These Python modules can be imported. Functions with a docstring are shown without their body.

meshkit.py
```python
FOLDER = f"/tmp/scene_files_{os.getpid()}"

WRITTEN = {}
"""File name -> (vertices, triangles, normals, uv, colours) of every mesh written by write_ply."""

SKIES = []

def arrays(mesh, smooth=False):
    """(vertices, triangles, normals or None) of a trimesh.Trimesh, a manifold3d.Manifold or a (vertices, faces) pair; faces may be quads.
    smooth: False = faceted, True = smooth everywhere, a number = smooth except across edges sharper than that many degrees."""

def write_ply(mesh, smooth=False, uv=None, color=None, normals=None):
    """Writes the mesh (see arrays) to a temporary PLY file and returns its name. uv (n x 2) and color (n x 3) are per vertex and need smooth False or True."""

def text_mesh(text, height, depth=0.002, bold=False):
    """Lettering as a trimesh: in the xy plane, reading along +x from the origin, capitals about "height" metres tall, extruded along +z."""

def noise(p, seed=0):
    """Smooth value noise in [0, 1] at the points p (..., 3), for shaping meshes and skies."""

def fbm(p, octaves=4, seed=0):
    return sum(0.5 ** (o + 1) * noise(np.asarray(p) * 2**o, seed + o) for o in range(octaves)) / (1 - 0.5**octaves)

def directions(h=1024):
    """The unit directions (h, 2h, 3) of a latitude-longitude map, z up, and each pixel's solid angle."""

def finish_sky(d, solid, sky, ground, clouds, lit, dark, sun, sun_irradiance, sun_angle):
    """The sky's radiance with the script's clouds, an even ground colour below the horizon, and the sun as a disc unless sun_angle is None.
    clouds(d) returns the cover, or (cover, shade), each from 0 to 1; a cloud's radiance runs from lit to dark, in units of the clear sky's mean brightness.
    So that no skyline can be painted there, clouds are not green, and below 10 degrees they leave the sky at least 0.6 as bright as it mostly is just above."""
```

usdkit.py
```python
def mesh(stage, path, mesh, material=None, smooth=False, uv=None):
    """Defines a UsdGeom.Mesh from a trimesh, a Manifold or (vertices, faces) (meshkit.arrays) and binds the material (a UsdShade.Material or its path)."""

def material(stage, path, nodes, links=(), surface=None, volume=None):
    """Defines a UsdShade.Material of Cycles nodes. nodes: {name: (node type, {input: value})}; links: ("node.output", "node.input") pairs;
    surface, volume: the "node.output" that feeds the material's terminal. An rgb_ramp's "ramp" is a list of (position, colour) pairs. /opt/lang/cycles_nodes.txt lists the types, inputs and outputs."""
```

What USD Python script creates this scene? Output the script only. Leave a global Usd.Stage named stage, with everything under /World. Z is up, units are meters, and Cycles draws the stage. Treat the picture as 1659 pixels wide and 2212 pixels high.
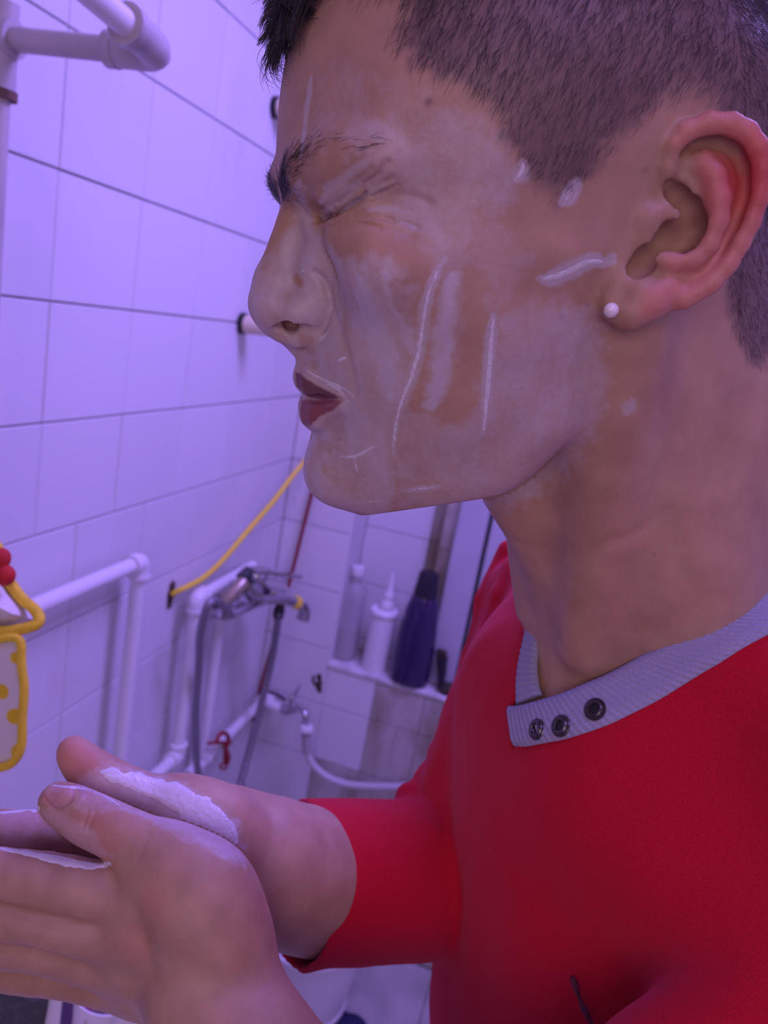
"""A person in a red jersey washing his face in a small tiled bathroom. Everything is built in code."""
import math, random
import numpy as np, trimesh, usdkit, meshkit
from pxr import Gf, Sdf, Usd, UsdGeom, UsdLux, UsdShade, Vt
from scipy.interpolate import PchipInterpolator, CubicSpline
from scipy.spatial import cKDTree

stage = Usd.Stage.CreateInMemory()
UsdGeom.SetStageUpAxis(stage, 'Z')
UsdGeom.Xform.Define(stage, '/World')
random.seed(5)
rng = np.random.default_rng(5)

# ------------------------------------------------------------------ camera, light, exposure
FPX = 1630.0                                   # focal length in pixels of the 1659 x 2212 frame
PX, PY = 829.5, 1106.0
_y = np.array([470., -319., FPX]); _y /= np.linalg.norm(_y)
_d = -np.array([-1130., 6300., FPX]); _z = _d - _y * (_d @ _y); _z /= np.linalg.norm(_z)
RW = np.stack([np.cross(_y, _z), _y, _z])      # lens axes (right, down, forward) -> room axes
CAM = np.array([0., 0., 1.60])

cam = UsdGeom.Camera.Define(stage, '/World/camera')
M = np.eye(4); M[0, :3], M[1, :3], M[2, :3], M[3, :3] = RW @ [1, 0, 0], RW @ [0, -1, 0], RW @ [0, 0, -1], CAM
cam.AddTransformOp().Set(Gf.Matrix4d(M.tolist()))
FOC = 4.25
cam.CreateFocalLengthAttr(FOC); cam.CreateHorizontalApertureAttr(FOC * 1659 / FPX); cam.CreateVerticalApertureAttr(FOC * 2212 / FPX)
cam.CreateClippingRangeAttr(Gf.Vec2f(0.02, 50.0))
cam.CreateFStopAttr(2.0); cam.CreateFocusDistanceAttr(0.275)
cam.CreateExposureAttr(0.0)

S = 0.76                                       # room scale: one course of wall tiles is 0.2 * S
XL, YB, ZF = -0.864 * S, 2.22 * S, 0.0         # left wall, far wall, floor
XR, YF, ZC = 1.15, -0.95, 2.45                 # right wall, wall behind the camera, ceiling


def lamp(name, pos, size, color, power, aim=(0, 0, -1)):
    l = UsdLux.RectLight.Define(stage, '/World/' + name)
    l.CreateWidthAttr(size[0]); l.CreateHeightAttr(size[1]); l.CreateIntensityAttr(power); l.CreateColorAttr(Gf.Vec3f(*color))
    a = -np.array(aim, float); a /= np.linalg.norm(a)
    u = np.cross([0, 1, 0.02], a); u /= np.linalg.norm(u); v = np.cross(a, u)
    m = np.eye(4); m[0, :3], m[1, :3], m[2, :3], m[3, :3] = u, v, a, pos
    l.AddTransformOp().Set(Gf.Matrix4d(m.tolist()))
    return l


lamp('tube_light', (0.16, 1.02, 2.38), (0.7, 0.3), (0.355, 0.228, 1.0), 36.0)                     # violet-white lamp under the ceiling
lamp('mirror_light', (0.20, -0.05, 2.38), (0.30, 0.26), (0.40, 0.25, 1.0), 15.0)                # its twin over the camera
lamp('doorway_light', (0.10, -0.85, 1.75), (0.6, 0.7), (1.0, 0.66, 0.70), 3.2, (0.1, 0.95, -0.25))     # paler room light through the door behind


# ------------------------------------------------------------------ points
def W(c):                                      # lens axes (metres) -> room
    return np.asarray(c, float) @ RW.T + CAM


def at(px, py, d):                             # a point at forward distance d, lens axes
    return np.array([(px - PX) / FPX * d, (py - PY) / FPX * d, d])


def on(px, py, X=None, Y=None, Z=None):        # where a ray meets a plane of the room
    r = RW @ np.array([px - PX, py - PY, FPX])
    t = (X - CAM[0]) / r[0] if X is not None else (Y - CAM[1]) / r[1] if Y is not None else (Z - CAM[2]) / r[2]
    return CAM + r * t


def pix(c):                                    # lens axes -> pixel
    c = np.asarray(c, float)
    return np.stack([PX + FPX * c[..., 0] / c[..., 2], PY + FPX * c[..., 1] / c[..., 2]], -1)


# ------------------------------------------------------------------ scene tree
LOOKS = {}
used = {}


def numbered(parent, name):
    k = used.setdefault((parent, name), 0); used[(parent, name)] += 1
    return f'{parent}/{name}' if k == 0 else f'{parent}/{name}_{k:03d}'


def data(p, **kw):
    for k, v in kw.items():
        if v: p.SetCustomDataByKey(k, v)
    return p


def thing(name, label, cat, loc=None, group=None):
    x = UsdGeom.Xform.Define(stage, numbered('/World', name))
    if loc is not None: x.AddTranslateOp().Set(Gf.Vec3d(*map(float, loc)))
    OFF[str(x.GetPath())] = np.zeros(3) if loc is None else np.asarray(loc, float)
    return data(x.GetPrim(), label=label, category=cat, group=group)


OFF = {}


def obj(name, mesh, mat, parent=None, smooth=40, **kw):
    """One mesh in room coordinates, under the prim PARENT or under /World."""
    base = '/World' if parent is None else str(parent.GetPath())
    if hasattr(mesh, 'vertices'): mesh = mesh.copy()
    else: mesh = trimesh.Trimesh(*mesh, process=False)
    root = '/'.join(base.split('/')[:3])
    mesh.vertices = mesh.vertices - OFF.get(root, np.zeros(3))
    p = usdkit.mesh(stage, numbered(base, name), mesh, LOOKS[mat], smooth)
    return data(p.GetPrim(), **kw)


def struct(name, mesh=None, mat=None, label=None):
    if mesh is None:
        p = UsdGeom.Xform.Define(stage, numbered('/World', name)).GetPrim()
    else: p = obj(name, mesh, mat)
    return data(p, kind='structure', label=label)


# ------------------------------------------------------------------ shapes
cat = trimesh.util.concatenate


def box(lo, hi, bev=0.0):
    lo, hi = np.minimum(lo, hi), np.maximum(lo, hi)
    if bev <= 0:
        m = trimesh.creation.box(hi - lo); m.apply_translation((lo + hi) / 2); return m
    import itertools
    pts = []
    for s in itertools.product((0, 1), repeat=3):
        c = np.where(s, hi, lo); sg = np.where(s, -1, 1)
        for k in range(3):
            q = c + sg * bev; q[k] = c[k]; pts.append(q)
    return trimesh.convex.convex_hull(np.array(pts))


def tube(pts, r, sides=16, caps=True, close=False):
    p = np.asarray(pts, float); n = len(p); r = np.broadcast_to(r, (n,)).astype(float)
    t = np.gradient(p, axis=0) if not close else np.roll(p, -1, 0) - np.roll(p, 1, 0)
    t /= np.linalg.norm(t, axis=1, keepdims=True) + 1e-12
    a = np.cross(t[0], [0.3, 0.2, 0.93]); a /= np.linalg.norm(a)
    ring = []
    for i in range(n):
        a = a - t[i] * (a @ t[i]); a /= np.linalg.norm(a); b = np.cross(t[i], a)
        an = np.arange(sides) * 2 * np.pi / sides
        ring.append(p[i] + r[i] * (np.cos(an)[:, None] * a + np.sin(an)[:, None] * b))
    v = np.vstack(ring); f = []
    for i in range(n if close else n - 1):
        for j in range(sides):
            q = [i * sides + j, i * sides + (j + 1) % sides, (i + 1) % n * sides + (j + 1) % sides, (i + 1) % n * sides + j]
            f += [[q[0], q[1], q[2]], [q[0], q[2], q[3]]]
    if caps and not close:
        v = np.vstack([v, p[:1], p[-1:]]); m = len(v)
        for j in range(sides):
            f += [[m - 2, (j + 1) % sides, j], [m - 1, (n - 1) * sides + j, (n - 1) * sides + (j + 1) % sides]]
    return trimesh.Trimesh(v, np.array(f), process=False)


def curve(pts, n=40):
    p = np.asarray(pts, float); s = np.append(0, np.cumsum(np.linalg.norm(np.diff(p, axis=0), axis=1)))
    return CubicSpline(s, p)(np.linspace(0, s[-1], n)) if len(p) > 2 else p[0] + (p[1] - p[0]) * np.linspace(0, 1, n)[:, None]


def rounded(pts, rad, n=7):
    """A polyline with its corners rounded."""
    p = [np.asarray(x, float) for x in pts]; out = [p[0]]
    for a, b, c in zip(p, p[1:], p[2:]):
        u, v = a - b, c - b; k = min(rad, np.linalg.norm(u) * .49, np.linalg.norm(v) * .49)
        u, v = b + u / np.linalg.norm(u) * k, b + v / np.linalg.norm(v) * k
        for t in np.linspace(0, 1, n): out.append((1 - t) ** 2 * u + 2 * t * (1 - t) * b + t * t * v)
    return np.array(out + [p[-1]])


def lathe(profile, base, axis=(0, 0, 1), sides=32, squash=1.0):
    """profile: (radius, height) pairs."""
    m = trimesh.creation.revolve(np.array(profile, float), sections=sides)
    m.vertices[:, 1] *= squash
    if m.volume < 0: m.invert()
    z = np.asarray(axis, float) / np.linalg.norm(axis); x = np.cross([0.1, 1, 0.2], z) if abs(z[2]) < .99 else np.array([1., 0, 0])
    x /= np.linalg.norm(x); T = np.eye(4); T[:3, 0], T[:3, 1], T[:3, 2], T[:3, 3] = x, np.cross(z, x), z, base
    m.apply_transform(T); return m


def rod(a, b, r, sides=20):
    return tube([a, b], r, sides)


# ------------------------------------------------------------------ materials
def mat(name, nodes, links, surface='p.BSDF'):
    LOOKS[name] = usdkit.material(stage, '/World/Looks/' + name, nodes, links, surface=surface)


def plain(name, color, rough=0.5, vary=0.0, scale=30, bump=0.0, bscale=None, **kw):
    nodes = {'p': ('principled_bsdf', {'base_color': color, 'roughness': rough, **kw})}
    links = []
    if vary or bump:
        nodes['g'] = ('texture_coordinate', {}); nodes['n'] = ('noise_texture', {'scale': scale, 'detail': 4}); links += [('g.object', 'n.vector')]
    if vary:
        c = np.array(color)
        nodes['r'] = ('rgb_ramp', {'ramp': [(0.3, tuple(c * (1 - vary))), (0.7, tuple(np.minimum(c * (1 + vary), 1)))]})
        links += [('n.fac', 'r.fac'), ('r.color', 'p.base_color')]
    if bump:
        nodes['m'] = ('noise_texture', {'scale': bscale or scale, 'detail': 3}); nodes['b'] = ('bump', {'strength': bump, 'distance': 0.002})
        links += [('g.object', 'm.vector'), ('m.fac', 'b.height'), ('b.normal', 'p.normal')]
    mat(name, nodes, links)


# ------------------------------------------------------------------ solid fields and their surface
class Field:
    """A signed field on a grid; forms are melted into it one after another."""
    def __init__(self, lo, hi, h):
        self.lo, self.h = np.asarray(lo, float), h
        self.n = np.ceil((np.asarray(hi) - lo) / h).astype(int) + 1
        self.f = np.full(self.n, 1e3, np.float32)

    def part(self, lo, hi):
        a = np.clip(np.floor((np.asarray(lo) - self.lo) / self.h).astype(int), 0, self.n)
        b = np.clip(np.ceil((np.asarray(hi) - self.lo) / self.h).astype(int) + 1, 0, self.n)
        s = tuple(slice(i, j) for i, j in zip(a, b))
        ax = [(self.lo[k] + self.h * np.arange(a[k], b[k])).astype(np.float32) for k in range(3)]
        return s, ax[0][:, None, None], ax[1][None, :, None], ax[2][None, None, :]

    def put(self, fn, lo, hi, k=0.0, cut=False):
        s, x, y, z = self.part(lo, hi)
        a = self.f[s]
        if a.size == 0: return
        d = fn(x, y, z).astype(np.float32)
        if cut: a, d = -a, d
        if k > 0:
            hh = np.clip(0.5 + 0.5 * (a - d) / k, 0, 1); m = a + (d - a) * hh - k * hh * (1 - hh)
        else: m = np.minimum(a, d)
        self.f[s] = -m if cut else m

    def cone(self, a, b, ra, rb, k=0.0, cut=False, pad=None):
        a, b = np.asarray(a, float), np.asarray(b, float); ab = b - a; L = max(ab @ ab, 1e-12)
        pad = pad or (max(ra, rb) + 2 * k + 3 * self.h)
        def fn(x, y, z):
            t = np.clip(((x - a[0]) * ab[0] + (y - a[1]) * ab[1] + (z - a[2]) * ab[2]) / L, 0, 1)
            return np.sqrt((x - a[0] - t * ab[0]) ** 2 + (y - a[1] - t * ab[1]) ** 2 + (z - a[2] - t * ab[2]) ** 2) - (ra + (rb - ra) * t)
        self.put(fn, np.minimum(a, b) - pad, np.maximum(a, b) + pad, k, cut)

    def chain(self, pts, r, k=0.0, cut=False):
        r = np.broadcast_to(r, (len(pts),))
        for i in range(len(pts) - 1): self.cone(pts[i], pts[i + 1], r[i], r[i + 1], k, cut)

    def ell(self, c, rad, k=0.0, cut=False, rot=None):
        c, rad = np.asarray(c, float), np.asarray(rad, float); Q = np.eye(3) if rot is None else np.asarray(rot)   # rows: axes
        pad = rad.max() + 2 * k + 3 * self.h
        def fn(x, y, z):
            x, y, z = x - c[0], y - c[1], z - c[2]
            u = [(Q[i, 0] * x + Q[i, 1] * y + Q[i, 2] * z) / rad[i] for i in range(3)]
            k0 = np.sqrt(u[0] ** 2 + u[1] ** 2 + u[2] ** 2) + 1e-6
            k1 = np.sqrt((u[0] / rad[0]) ** 2 + (u[1] / rad[1]) ** 2 + (u[2] / rad[2]) ** 2) + 1e-9
            return k0 * (k0 - 1) / k1
        self.put(fn, c - pad, c + pad, k, cut)

    def surface(self, smooth=4):
        """Surface nets."""
        f, n = self.f, self.n
        ins = f < 0
        c = np.zeros(n - 1, np.uint8)
        for i, j, k in np.ndindex(2, 2, 2): c += ins[i:n[0] - 1 + i, j:n[1] - 1 + j, k:n[2] - 1 + k]
        cells = np.argwhere((c > 0) & (c < 8)); idx = np.full(n - 1, -1, np.int64); idx[tuple(cells.T)] = np.arange(len(cells))
        acc, cnt = np.zeros((len(cells), 3)), np.zeros(len(cells))
        for ax in range(3):
            for o in np.ndindex(2, 2):
                off = np.insert(np.array(o), ax, 0); off2 = off.copy(); off2[ax] = 1
                A, B = cells + off, cells + off2
                va, vb = f[tuple(A.T)], f[tuple(B.T)]; m = (va < 0) != (vb < 0)
                t = va[m] / (va[m] - vb[m]); p = A[m].astype(float); p[:, ax] += t
                acc[m] += p; cnt[m] += 1
        v = acc / cnt[:, None] * self.h + self.lo
        faces = []
        for ax in range(3):
            a1, a2 = (ax + 1) % 3, (ax + 2) % 3
            sl = [slice(1, n[k] - 1) for k in range(3)]; sl[ax] = slice(0, n[ax] - 1)
            s2 = list(sl); s2[ax] = slice(1, n[ax])
            e = np.argwhere(ins[tuple(sl)] != ins[tuple(s2)])
            for k in range(3): e[:, k] += sl[k].start
            d1, d2 = np.eye(3, dtype=int)[a1], np.eye(3, dtype=int)[a2]
            q = np.stack([idx[tuple((e - d1 - d2).T)], idx[tuple((e - d2).T)], idx[tuple(e.T)], idx[tuple((e - d1).T)]], 1)
            flip = ~ins[tuple(e.T)]; q[flip] = q[flip][:, ::-1]
            faces.append(q)
        q = np.vstack(faces); tri = np.vstack([q[:, [0, 1, 2]], q[:, [0, 2, 3]]])
        m = trimesh.Trimesh(v, tri, process=False)
        return relax(m, smooth) if smooth else m


def adjacency(m):
    from scipy.sparse import coo_matrix
    e = m.faces[:, [0, 1, 1, 2, 2, 0]].reshape(-1, 2); e = np.vstack([e, e[:, ::-1]]); e = np.unique(e, axis=0)
    A = coo_matrix((np.ones(len(e)), (e[:, 0], e[:, 1])), (len(m.vertices),) * 2).tocsr(); d = np.maximum(A.sum(1).A1 if hasattr(A.sum(1), 'A1') else np.asarray(A.sum(1)).ravel(), 1)
    return A, d


def relax(m, n):
    A, d = adjacency(m); v = m.vertices.copy()
    for i in range(n):
        v = v + 0.5 * (A @ v / d[:, None] - v); v = v - 0.52 * (A @ v / d[:, None] - v)
    return trimesh.Trimesh(v, m.faces, process=False)


def normals(v, f):
    n = np.zeros_like(v); c = np.cross(v[f[:, 1]] - v[f[:, 0]], v[f[:, 2]] - v[f[:, 0]])
    for k in range(3): np.add.at(n, f[:, k], c)
    return n / (np.linalg.norm(n, axis=1, keepdims=True) + 1e-15)


def seg_near(p, line):
    """Distance of each point to a polyline, and where along it (0..1) the nearest place lies."""
    out, at_ = np.full(len(p), 1e9), np.zeros(len(p)); n = len(line) - 1
    for i, (a, b) in enumerate(zip(line[:-1], line[1:])):
        ab = b - a; t = np.clip(((p - a) @ ab) / max(ab @ ab, 1e-12), 0, 1); d = np.linalg.norm(p - a - t[:, None] * ab, axis=1)
        k = d < out; out[k] = d[k]; at_[k] = (i + t[k]) / n
    return out, at_


def seg_dist(p, line):
    """Distance of each point to a polyline."""
    out = np.full(len(p), 1e9)
    for a, b in zip(line[:-1], line[1:]):
        ab = b - a; t = np.clip(((p - a) @ ab) / max(ab @ ab, 1e-12), 0, 1)
        out = np.minimum(out, np.linalg.norm(p - a - t[:, None] * ab, axis=1))
    return out


def in_poly(p, poly):
    """Signed distance (positive inside) of 2-D points to a polygon."""
    poly = np.asarray(poly, float); inside = np.zeros(len(p), bool)
    for a, b in zip(poly, np.roll(poly, -1, 0)):
        c = (a[1] > p[:, 1]) != (b[1] > p[:, 1])
        inside ^= c & (p[:, 0] < (b[0] - a[0]) * (p[:, 1] - a[1]) / (b[1] - a[1] + 1e-12) + a[0])
    d = seg_dist(p, np.vstack([poly, poly[:1]]))
    return np.where(inside, d, -d)


def sstep(x, a, b):
    t = np.clip((x - a) / (b - a), 0, 1); return t * t * (3 - 2 * t)


# ------------------------------------------------------------------ materials of the scene
mat('skin', {'t': ('attribute', {'attribute': 'tint'}), 'c': ('attribute', {'attribute': 'cream'}), 'g': ('texture_coordinate', {}),
             'n': ('noise_texture', {'scale': 420, 'detail': 5, 'roughness': .65}), 'n2': ('noise_texture', {'scale': 60, 'detail': 4}),
             'r2': ('rgb_ramp', {'ramp': [(.3, (.86, .82, .82)), (.7, (1.08, 1.1, 1.1))]}), 'mul': ('mix', {'mix_type': 'multiply', 'fac': 1.0}),
             'a': ('math', {'math_type': 'multiply_add', 'value2': .55, 'value3': -.275}), 'a2': ('math', {'math_type': 'add'}), 'a3': ('math', {'math_type': 'multiply', 'use_clamp': True}), 'a4': ('map_range', {'from_min': .0, 'from_max': .12, 'to_min': 0, 'to_max': 1, 'clamp': True}),
             'mx': ('mix', {'color2': (.52, .475, .54)}), 'b': ('bump', {'strength': .35, 'distance': .0006}), 'rr': ('mix_float', {'a': .52, 'b': .36}),
             'p': ('principled_bsdf', {'subsurface_weight': .12, 'subsurface_scale': .003, 'specular_ior_level': .4})},
    [('g.object', 'n.vector'), ('g.object', 'n2.vector'), ('n2.fac', 'r2.fac'), ('t.color', 'mul.color1'), ('r2.color', 'mul.color2'), ('n.fac', 'a.value1'), ('a.value', 'a2.value1'), ('c.fac', 'a2.value2'), ('c.fac', 'a4.value'), ('a2.value', 'a3.value1'), ('a4.result', 'a3.value2'),
     ('a3.value', 'mx.fac'), ('mul.color', 'mx.color1'), ('mx.color', 'p.base_color'), ('n.fac', 'b.height'), ('b.normal', 'p.normal'), ('a3.value', 'rr.fac'), ('rr.result', 'p.roughness')])
plain('cream', (.66, .61, .66), .36, .05, 300, .3, 500, subsurface_weight=.1, subsurface_scale=.002)
mat('jersey', {'g': ('texture_coordinate', {}), 'n': ('noise_texture', {'scale': 1500, 'detail': 2}), 'r': ('rgb_ramp', {'ramp': [(.3, (.42, .003, .016)), (.75, (.58, .006, .028))]}), 'b': ('bump', {'strength': .5, 'distance': .0008}),
               'p': ('principled_bsdf', {'roughness': .88, 'specular_ior_level': .2, 'sheen_weight': .25, 'sheen_roughness': .5, 'sheen_tint': (.9, .3, .5)})},
    [('g.object', 'n.vector'), ('n.fac', 'r.fac'), ('r.color', 'p.base_color'), ('n.fac', 'b.height'), ('b.normal', 'p.normal')])
plain('rib', (.33, .325, .47), .9, .10, 1200, .25, 1500, specular_ior_level=.2)
plain('snap', (.10, .095, .10), .3, .1, 200, metallic=.8)
plain('black_plastic', (.015, .015, .017), .45)
plain('maroon_thread', (.09, .012, .03), .6, .4, 700)
plain('pearl', (.86, .82, .84), .2)
plain('hair', (.045, .034, .034), .5)
plain('wet_hair', (.006, .005, .006), .3)


def tile_mat(name, c, stain=(.42, .36, .24), amount=(.56, .86)):
    mat(name, {'g': ('geometry', {}), 'm': ('mapping', {'scale': (3, 3, 1.1)}), 'n': ('noise_texture', {'scale': 2.2, 'detail': 6, 'roughness': .65}), 'r': ('rgb_ramp', {'ramp': [(amount[0], c), (amount[1], stain)]}),
               'n2': ('noise_texture', {'scale': 6, 'detail': 3}), 'b': ('bump', {'strength': .08, 'distance': .003}), 'o': ('object_info', {}), 'rv': ('rgb_ramp', {'ramp': [(0, (.95, .95, .95)), (1, (1.0, 1.0, 1.0))]}), 'mul': ('mix', {'mix_type': 'multiply', 'fac': 1.0}),
               'p': ('principled_bsdf', {'roughness': .32, 'specular_ior_level': .3})},
        [('g.position', 'm.vector'), ('m.vector', 'n.vector'), ('n.fac', 'r.fac'), ('o.random', 'rv.fac'), ('r.color', 'mul.color1'), ('rv.color', 'mul.color2'), ('mul.color', 'p.base_color'), ('g.position', 'n2.vector'), ('n2.fac', 'b.height'), ('b.normal', 'p.normal')])


tile_mat('tile', (.76, .76, .76), (.62, .57, .54), (.60, .95))
tile_mat('tile_aged', (.56, .54, .47), (.26, .21, .11), (.44, .66))
plain('grout', (.30, .27, .27), .9, .35, 14)
plain('grout_dark', (.17, .14, .12), .9, .4, 20)
plain('plaster', (.70, .70, .70), .8)
plain('ceiling_paint', (.72, .72, .72), .9)
plain('floor_tile', (.46, .45, .43), .45, .15, 12)
plain('white_pipe', (.80, .80, .80), .35)
plain('grey_pipe', (.50, .47, .46), .38, .12, 25)
plain('rust', (.13, .075, .045), .8, .5, 90)
plain('chrome', (.62, .62, .64), .12, metallic=1.0)
plain('brass_dull', (.42, .36, .26), .35, .2, 60, metallic=.6)
plain('dark_metal', (.10, .11, .12), .3, metallic=.8)
plain('steel_hose', (.30, .30, .33), .35, metallic=.7)
plain('yellow_cable', (.88, .70, .05), .45)
plain('red_cable', (.24, .012, .02), .45)
plain('red_plastic', (.30, .012, .02), .4)
plain('pale_peg', (.72, .66, .46), .5)
plain('dirt', (.06, .05, .03), .95, .6, 120)
plain('white_plastic', (.80, .79, .80), .35)
plain('white_rubber', (.62, .60, .60), .45)
plain('purple_bottle', (.022, .005, .065), .16, coat_weight=.6, coat_roughness=.08)
plain('dark_cap', (.02, .015, .03), .3)
plain('grey_liquid', (.44, .40, .40), .35)
mat('clear_plastic', {'t': ('transparent_bsdf', {'color': (.93, .93, .93)}), 's': ('principled_bsdf', {'base_color': (.8, .8, .8), 'roughness': .3}), 'x': ('mix_closure', {'fac': .22})}, [('t.BSDF', 'x.closure1'), ('s.BSDF', 'x.closure2')], 'x.closure')
plain('door_paint', (.50, .51, .55), .5, .05, 8)
plain('black_rubber', (.012, .012, .014), .6)
plain('yellow_trim', (.80, .60, .03), .75, .12, 160, .4, 500)
plain('plush_white', (.74, .72, .72), .9, .1, 120, .5, 400)
mat('printed_cloth', {'g': ('texture_coordinate', {}), 'v': ('voronoi_texture', {'scale': 55, 'randomness': .9}), 'n': ('noise_texture', {'scale': 60, 'detail': 2}), 'ad': ('math', {'math_type': 'multiply_add', 'value2': .35}), 'r': ('rgb_ramp', {'ramp': [(.50, (.70, .52, .02)), (.56, (.66, .66, .64))]}), 'p': ('principled_bsdf', {'roughness': .85})},
    [('g.object', 'v.vector'), ('g.object', 'n.vector'), ('n.fac', 'ad.value1'), ('v.distance', 'ad.value3'), ('ad.value', 'r.fac'), ('r.color', 'p.base_color')])
plain('red_cloth', (.50, .02, .02), .8, .15, 150)
plain('dark_towel', (.075, .085, .08), .95, .35, 160, .6, 400)
plain('pink_plastic', (.62, .07, .30), .4)
plain('purple_plastic', (.075, .025, .13), .4)
plain('pale_cloth', (.58, .54, .52), .85, .08, 100)
plain('basin', (.80, .80, .80), .2)
plain('navy_cloth', (.02, .025, .09), .9, .2, 80)
plain('ledge', (.70, .68, .66), .5, .2, 30)


"""lamp housings"""
mat('lamp_glow', {'e': ('emission', {'color': (.6, .45, 1.0), 'strength': 2.0})}, [], 'e.emission')
# ------------------------------------------------------------------ the room
T = 0.2 * S                                     # one course of tiles
TW = 0.226 * S
ROW0 = 1.60 - 0.0575 * S                        # a joint of the courses, room height
GAP = 0.0022


def tile_mesh(a, b, n, thick=0.007, bev=0.0012):
    """A tile: corners a, b (opposite, room), outward normal n."""
    a, b, n = np.asarray(a, float), np.asarray(b, float), np.asarray(n, float)
    lo, hi = np.minimum(a, b), np.maximum(a, b); k = int(np.argmax(np.abs(n)))
    u, v = [i for i in range(3) if i != k]
    def ring(ins, h):
        q = []
        for s, t in ((0, 0), (1, 0), (1, 1), (0, 1)):
            p = np.zeros(3); p[u] = (lo[u] + ins, hi[u] - ins)[s]; p[v] = (lo[v] + ins, hi[v] - ins)[t]; p[k] = a[k] + n[k] * h; q.append(p)
        return q
    V = np.array(ring(0, 0) + ring(0, thick - bev) + ring(bev, thick)); F = []
    for r in (0, 4):
        for i in range(4):
            j = (i + 1) % 4; F += [[r + i, r + j, r + 4 + j], [r + i, r + 4 + j, r + 4 + i]]
    F += [[8, 9, 10], [8, 10, 11]]
    m = trimesh.Trimesh(V, F, process=False)
    if (np.cross(V[9] - V[8], V[10] - V[8]) @ n) < 0: m.invert()
    return m


def lay(parent, axis, plane, n, u0, u1, z0, z1, shift, mats, seed, tw=TW, phase=0.0):
    """Courses of tiles over a wall rectangle; u is the horizontal room axis (0 x, 1 y)."""
    r = np.random.default_rng(seed); k0 = math.floor((z0 - ROW0) / T); z = ROW0 + k0 * T; row = k0
    while z < z1 - 1e-6:
        a, b = max(z, z0) + GAP / 2, min(z + T, z1) - GAP / 2
        off = phase + shift(row); i0 = math.floor((u0 - off) / tw); u = off + i0 * tw
        while u < u1 - 1e-6 and b - a > 0.01:
            c, d = max(u, u0) + GAP * .22, min(u + tw, u1) - GAP * .22
            if d - c > 0.012:
                p, q = np.zeros(3), np.zeros(3); p[axis], q[axis] = c, d; p[2], q[2] = a, b; k = 1 - axis
                p[k] = q[k] = plane
                obj('tile', tile_mesh(p, q, n, 0.007 + r.uniform(-.0005, .0005)), mats(row, (c + d) / 2), parent, smooth=False)
            u += tw
        z += T; row += 1


BACK = 0.012                                    # tile face stands proud of the bed by about 7 mm: the traced planes are tile faces
# left wall
wl = struct('wall_left', label='violet lit white tiled wall with thin grey joints')
obj('tile_bed', box([XL - .09, YF, ZF], [XL - .007, YB + .1, ZC]), 'grout', wl, smooth=False)
lay(wl, 1, XL - .007, (1, 0, 0), 0.30, YB, 0.15, 2.32, lambda r: 0.0 if r >= -2 else 0.5 * TW, lambda r, u: 'tile', 1, phase=1.065 * S)
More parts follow.
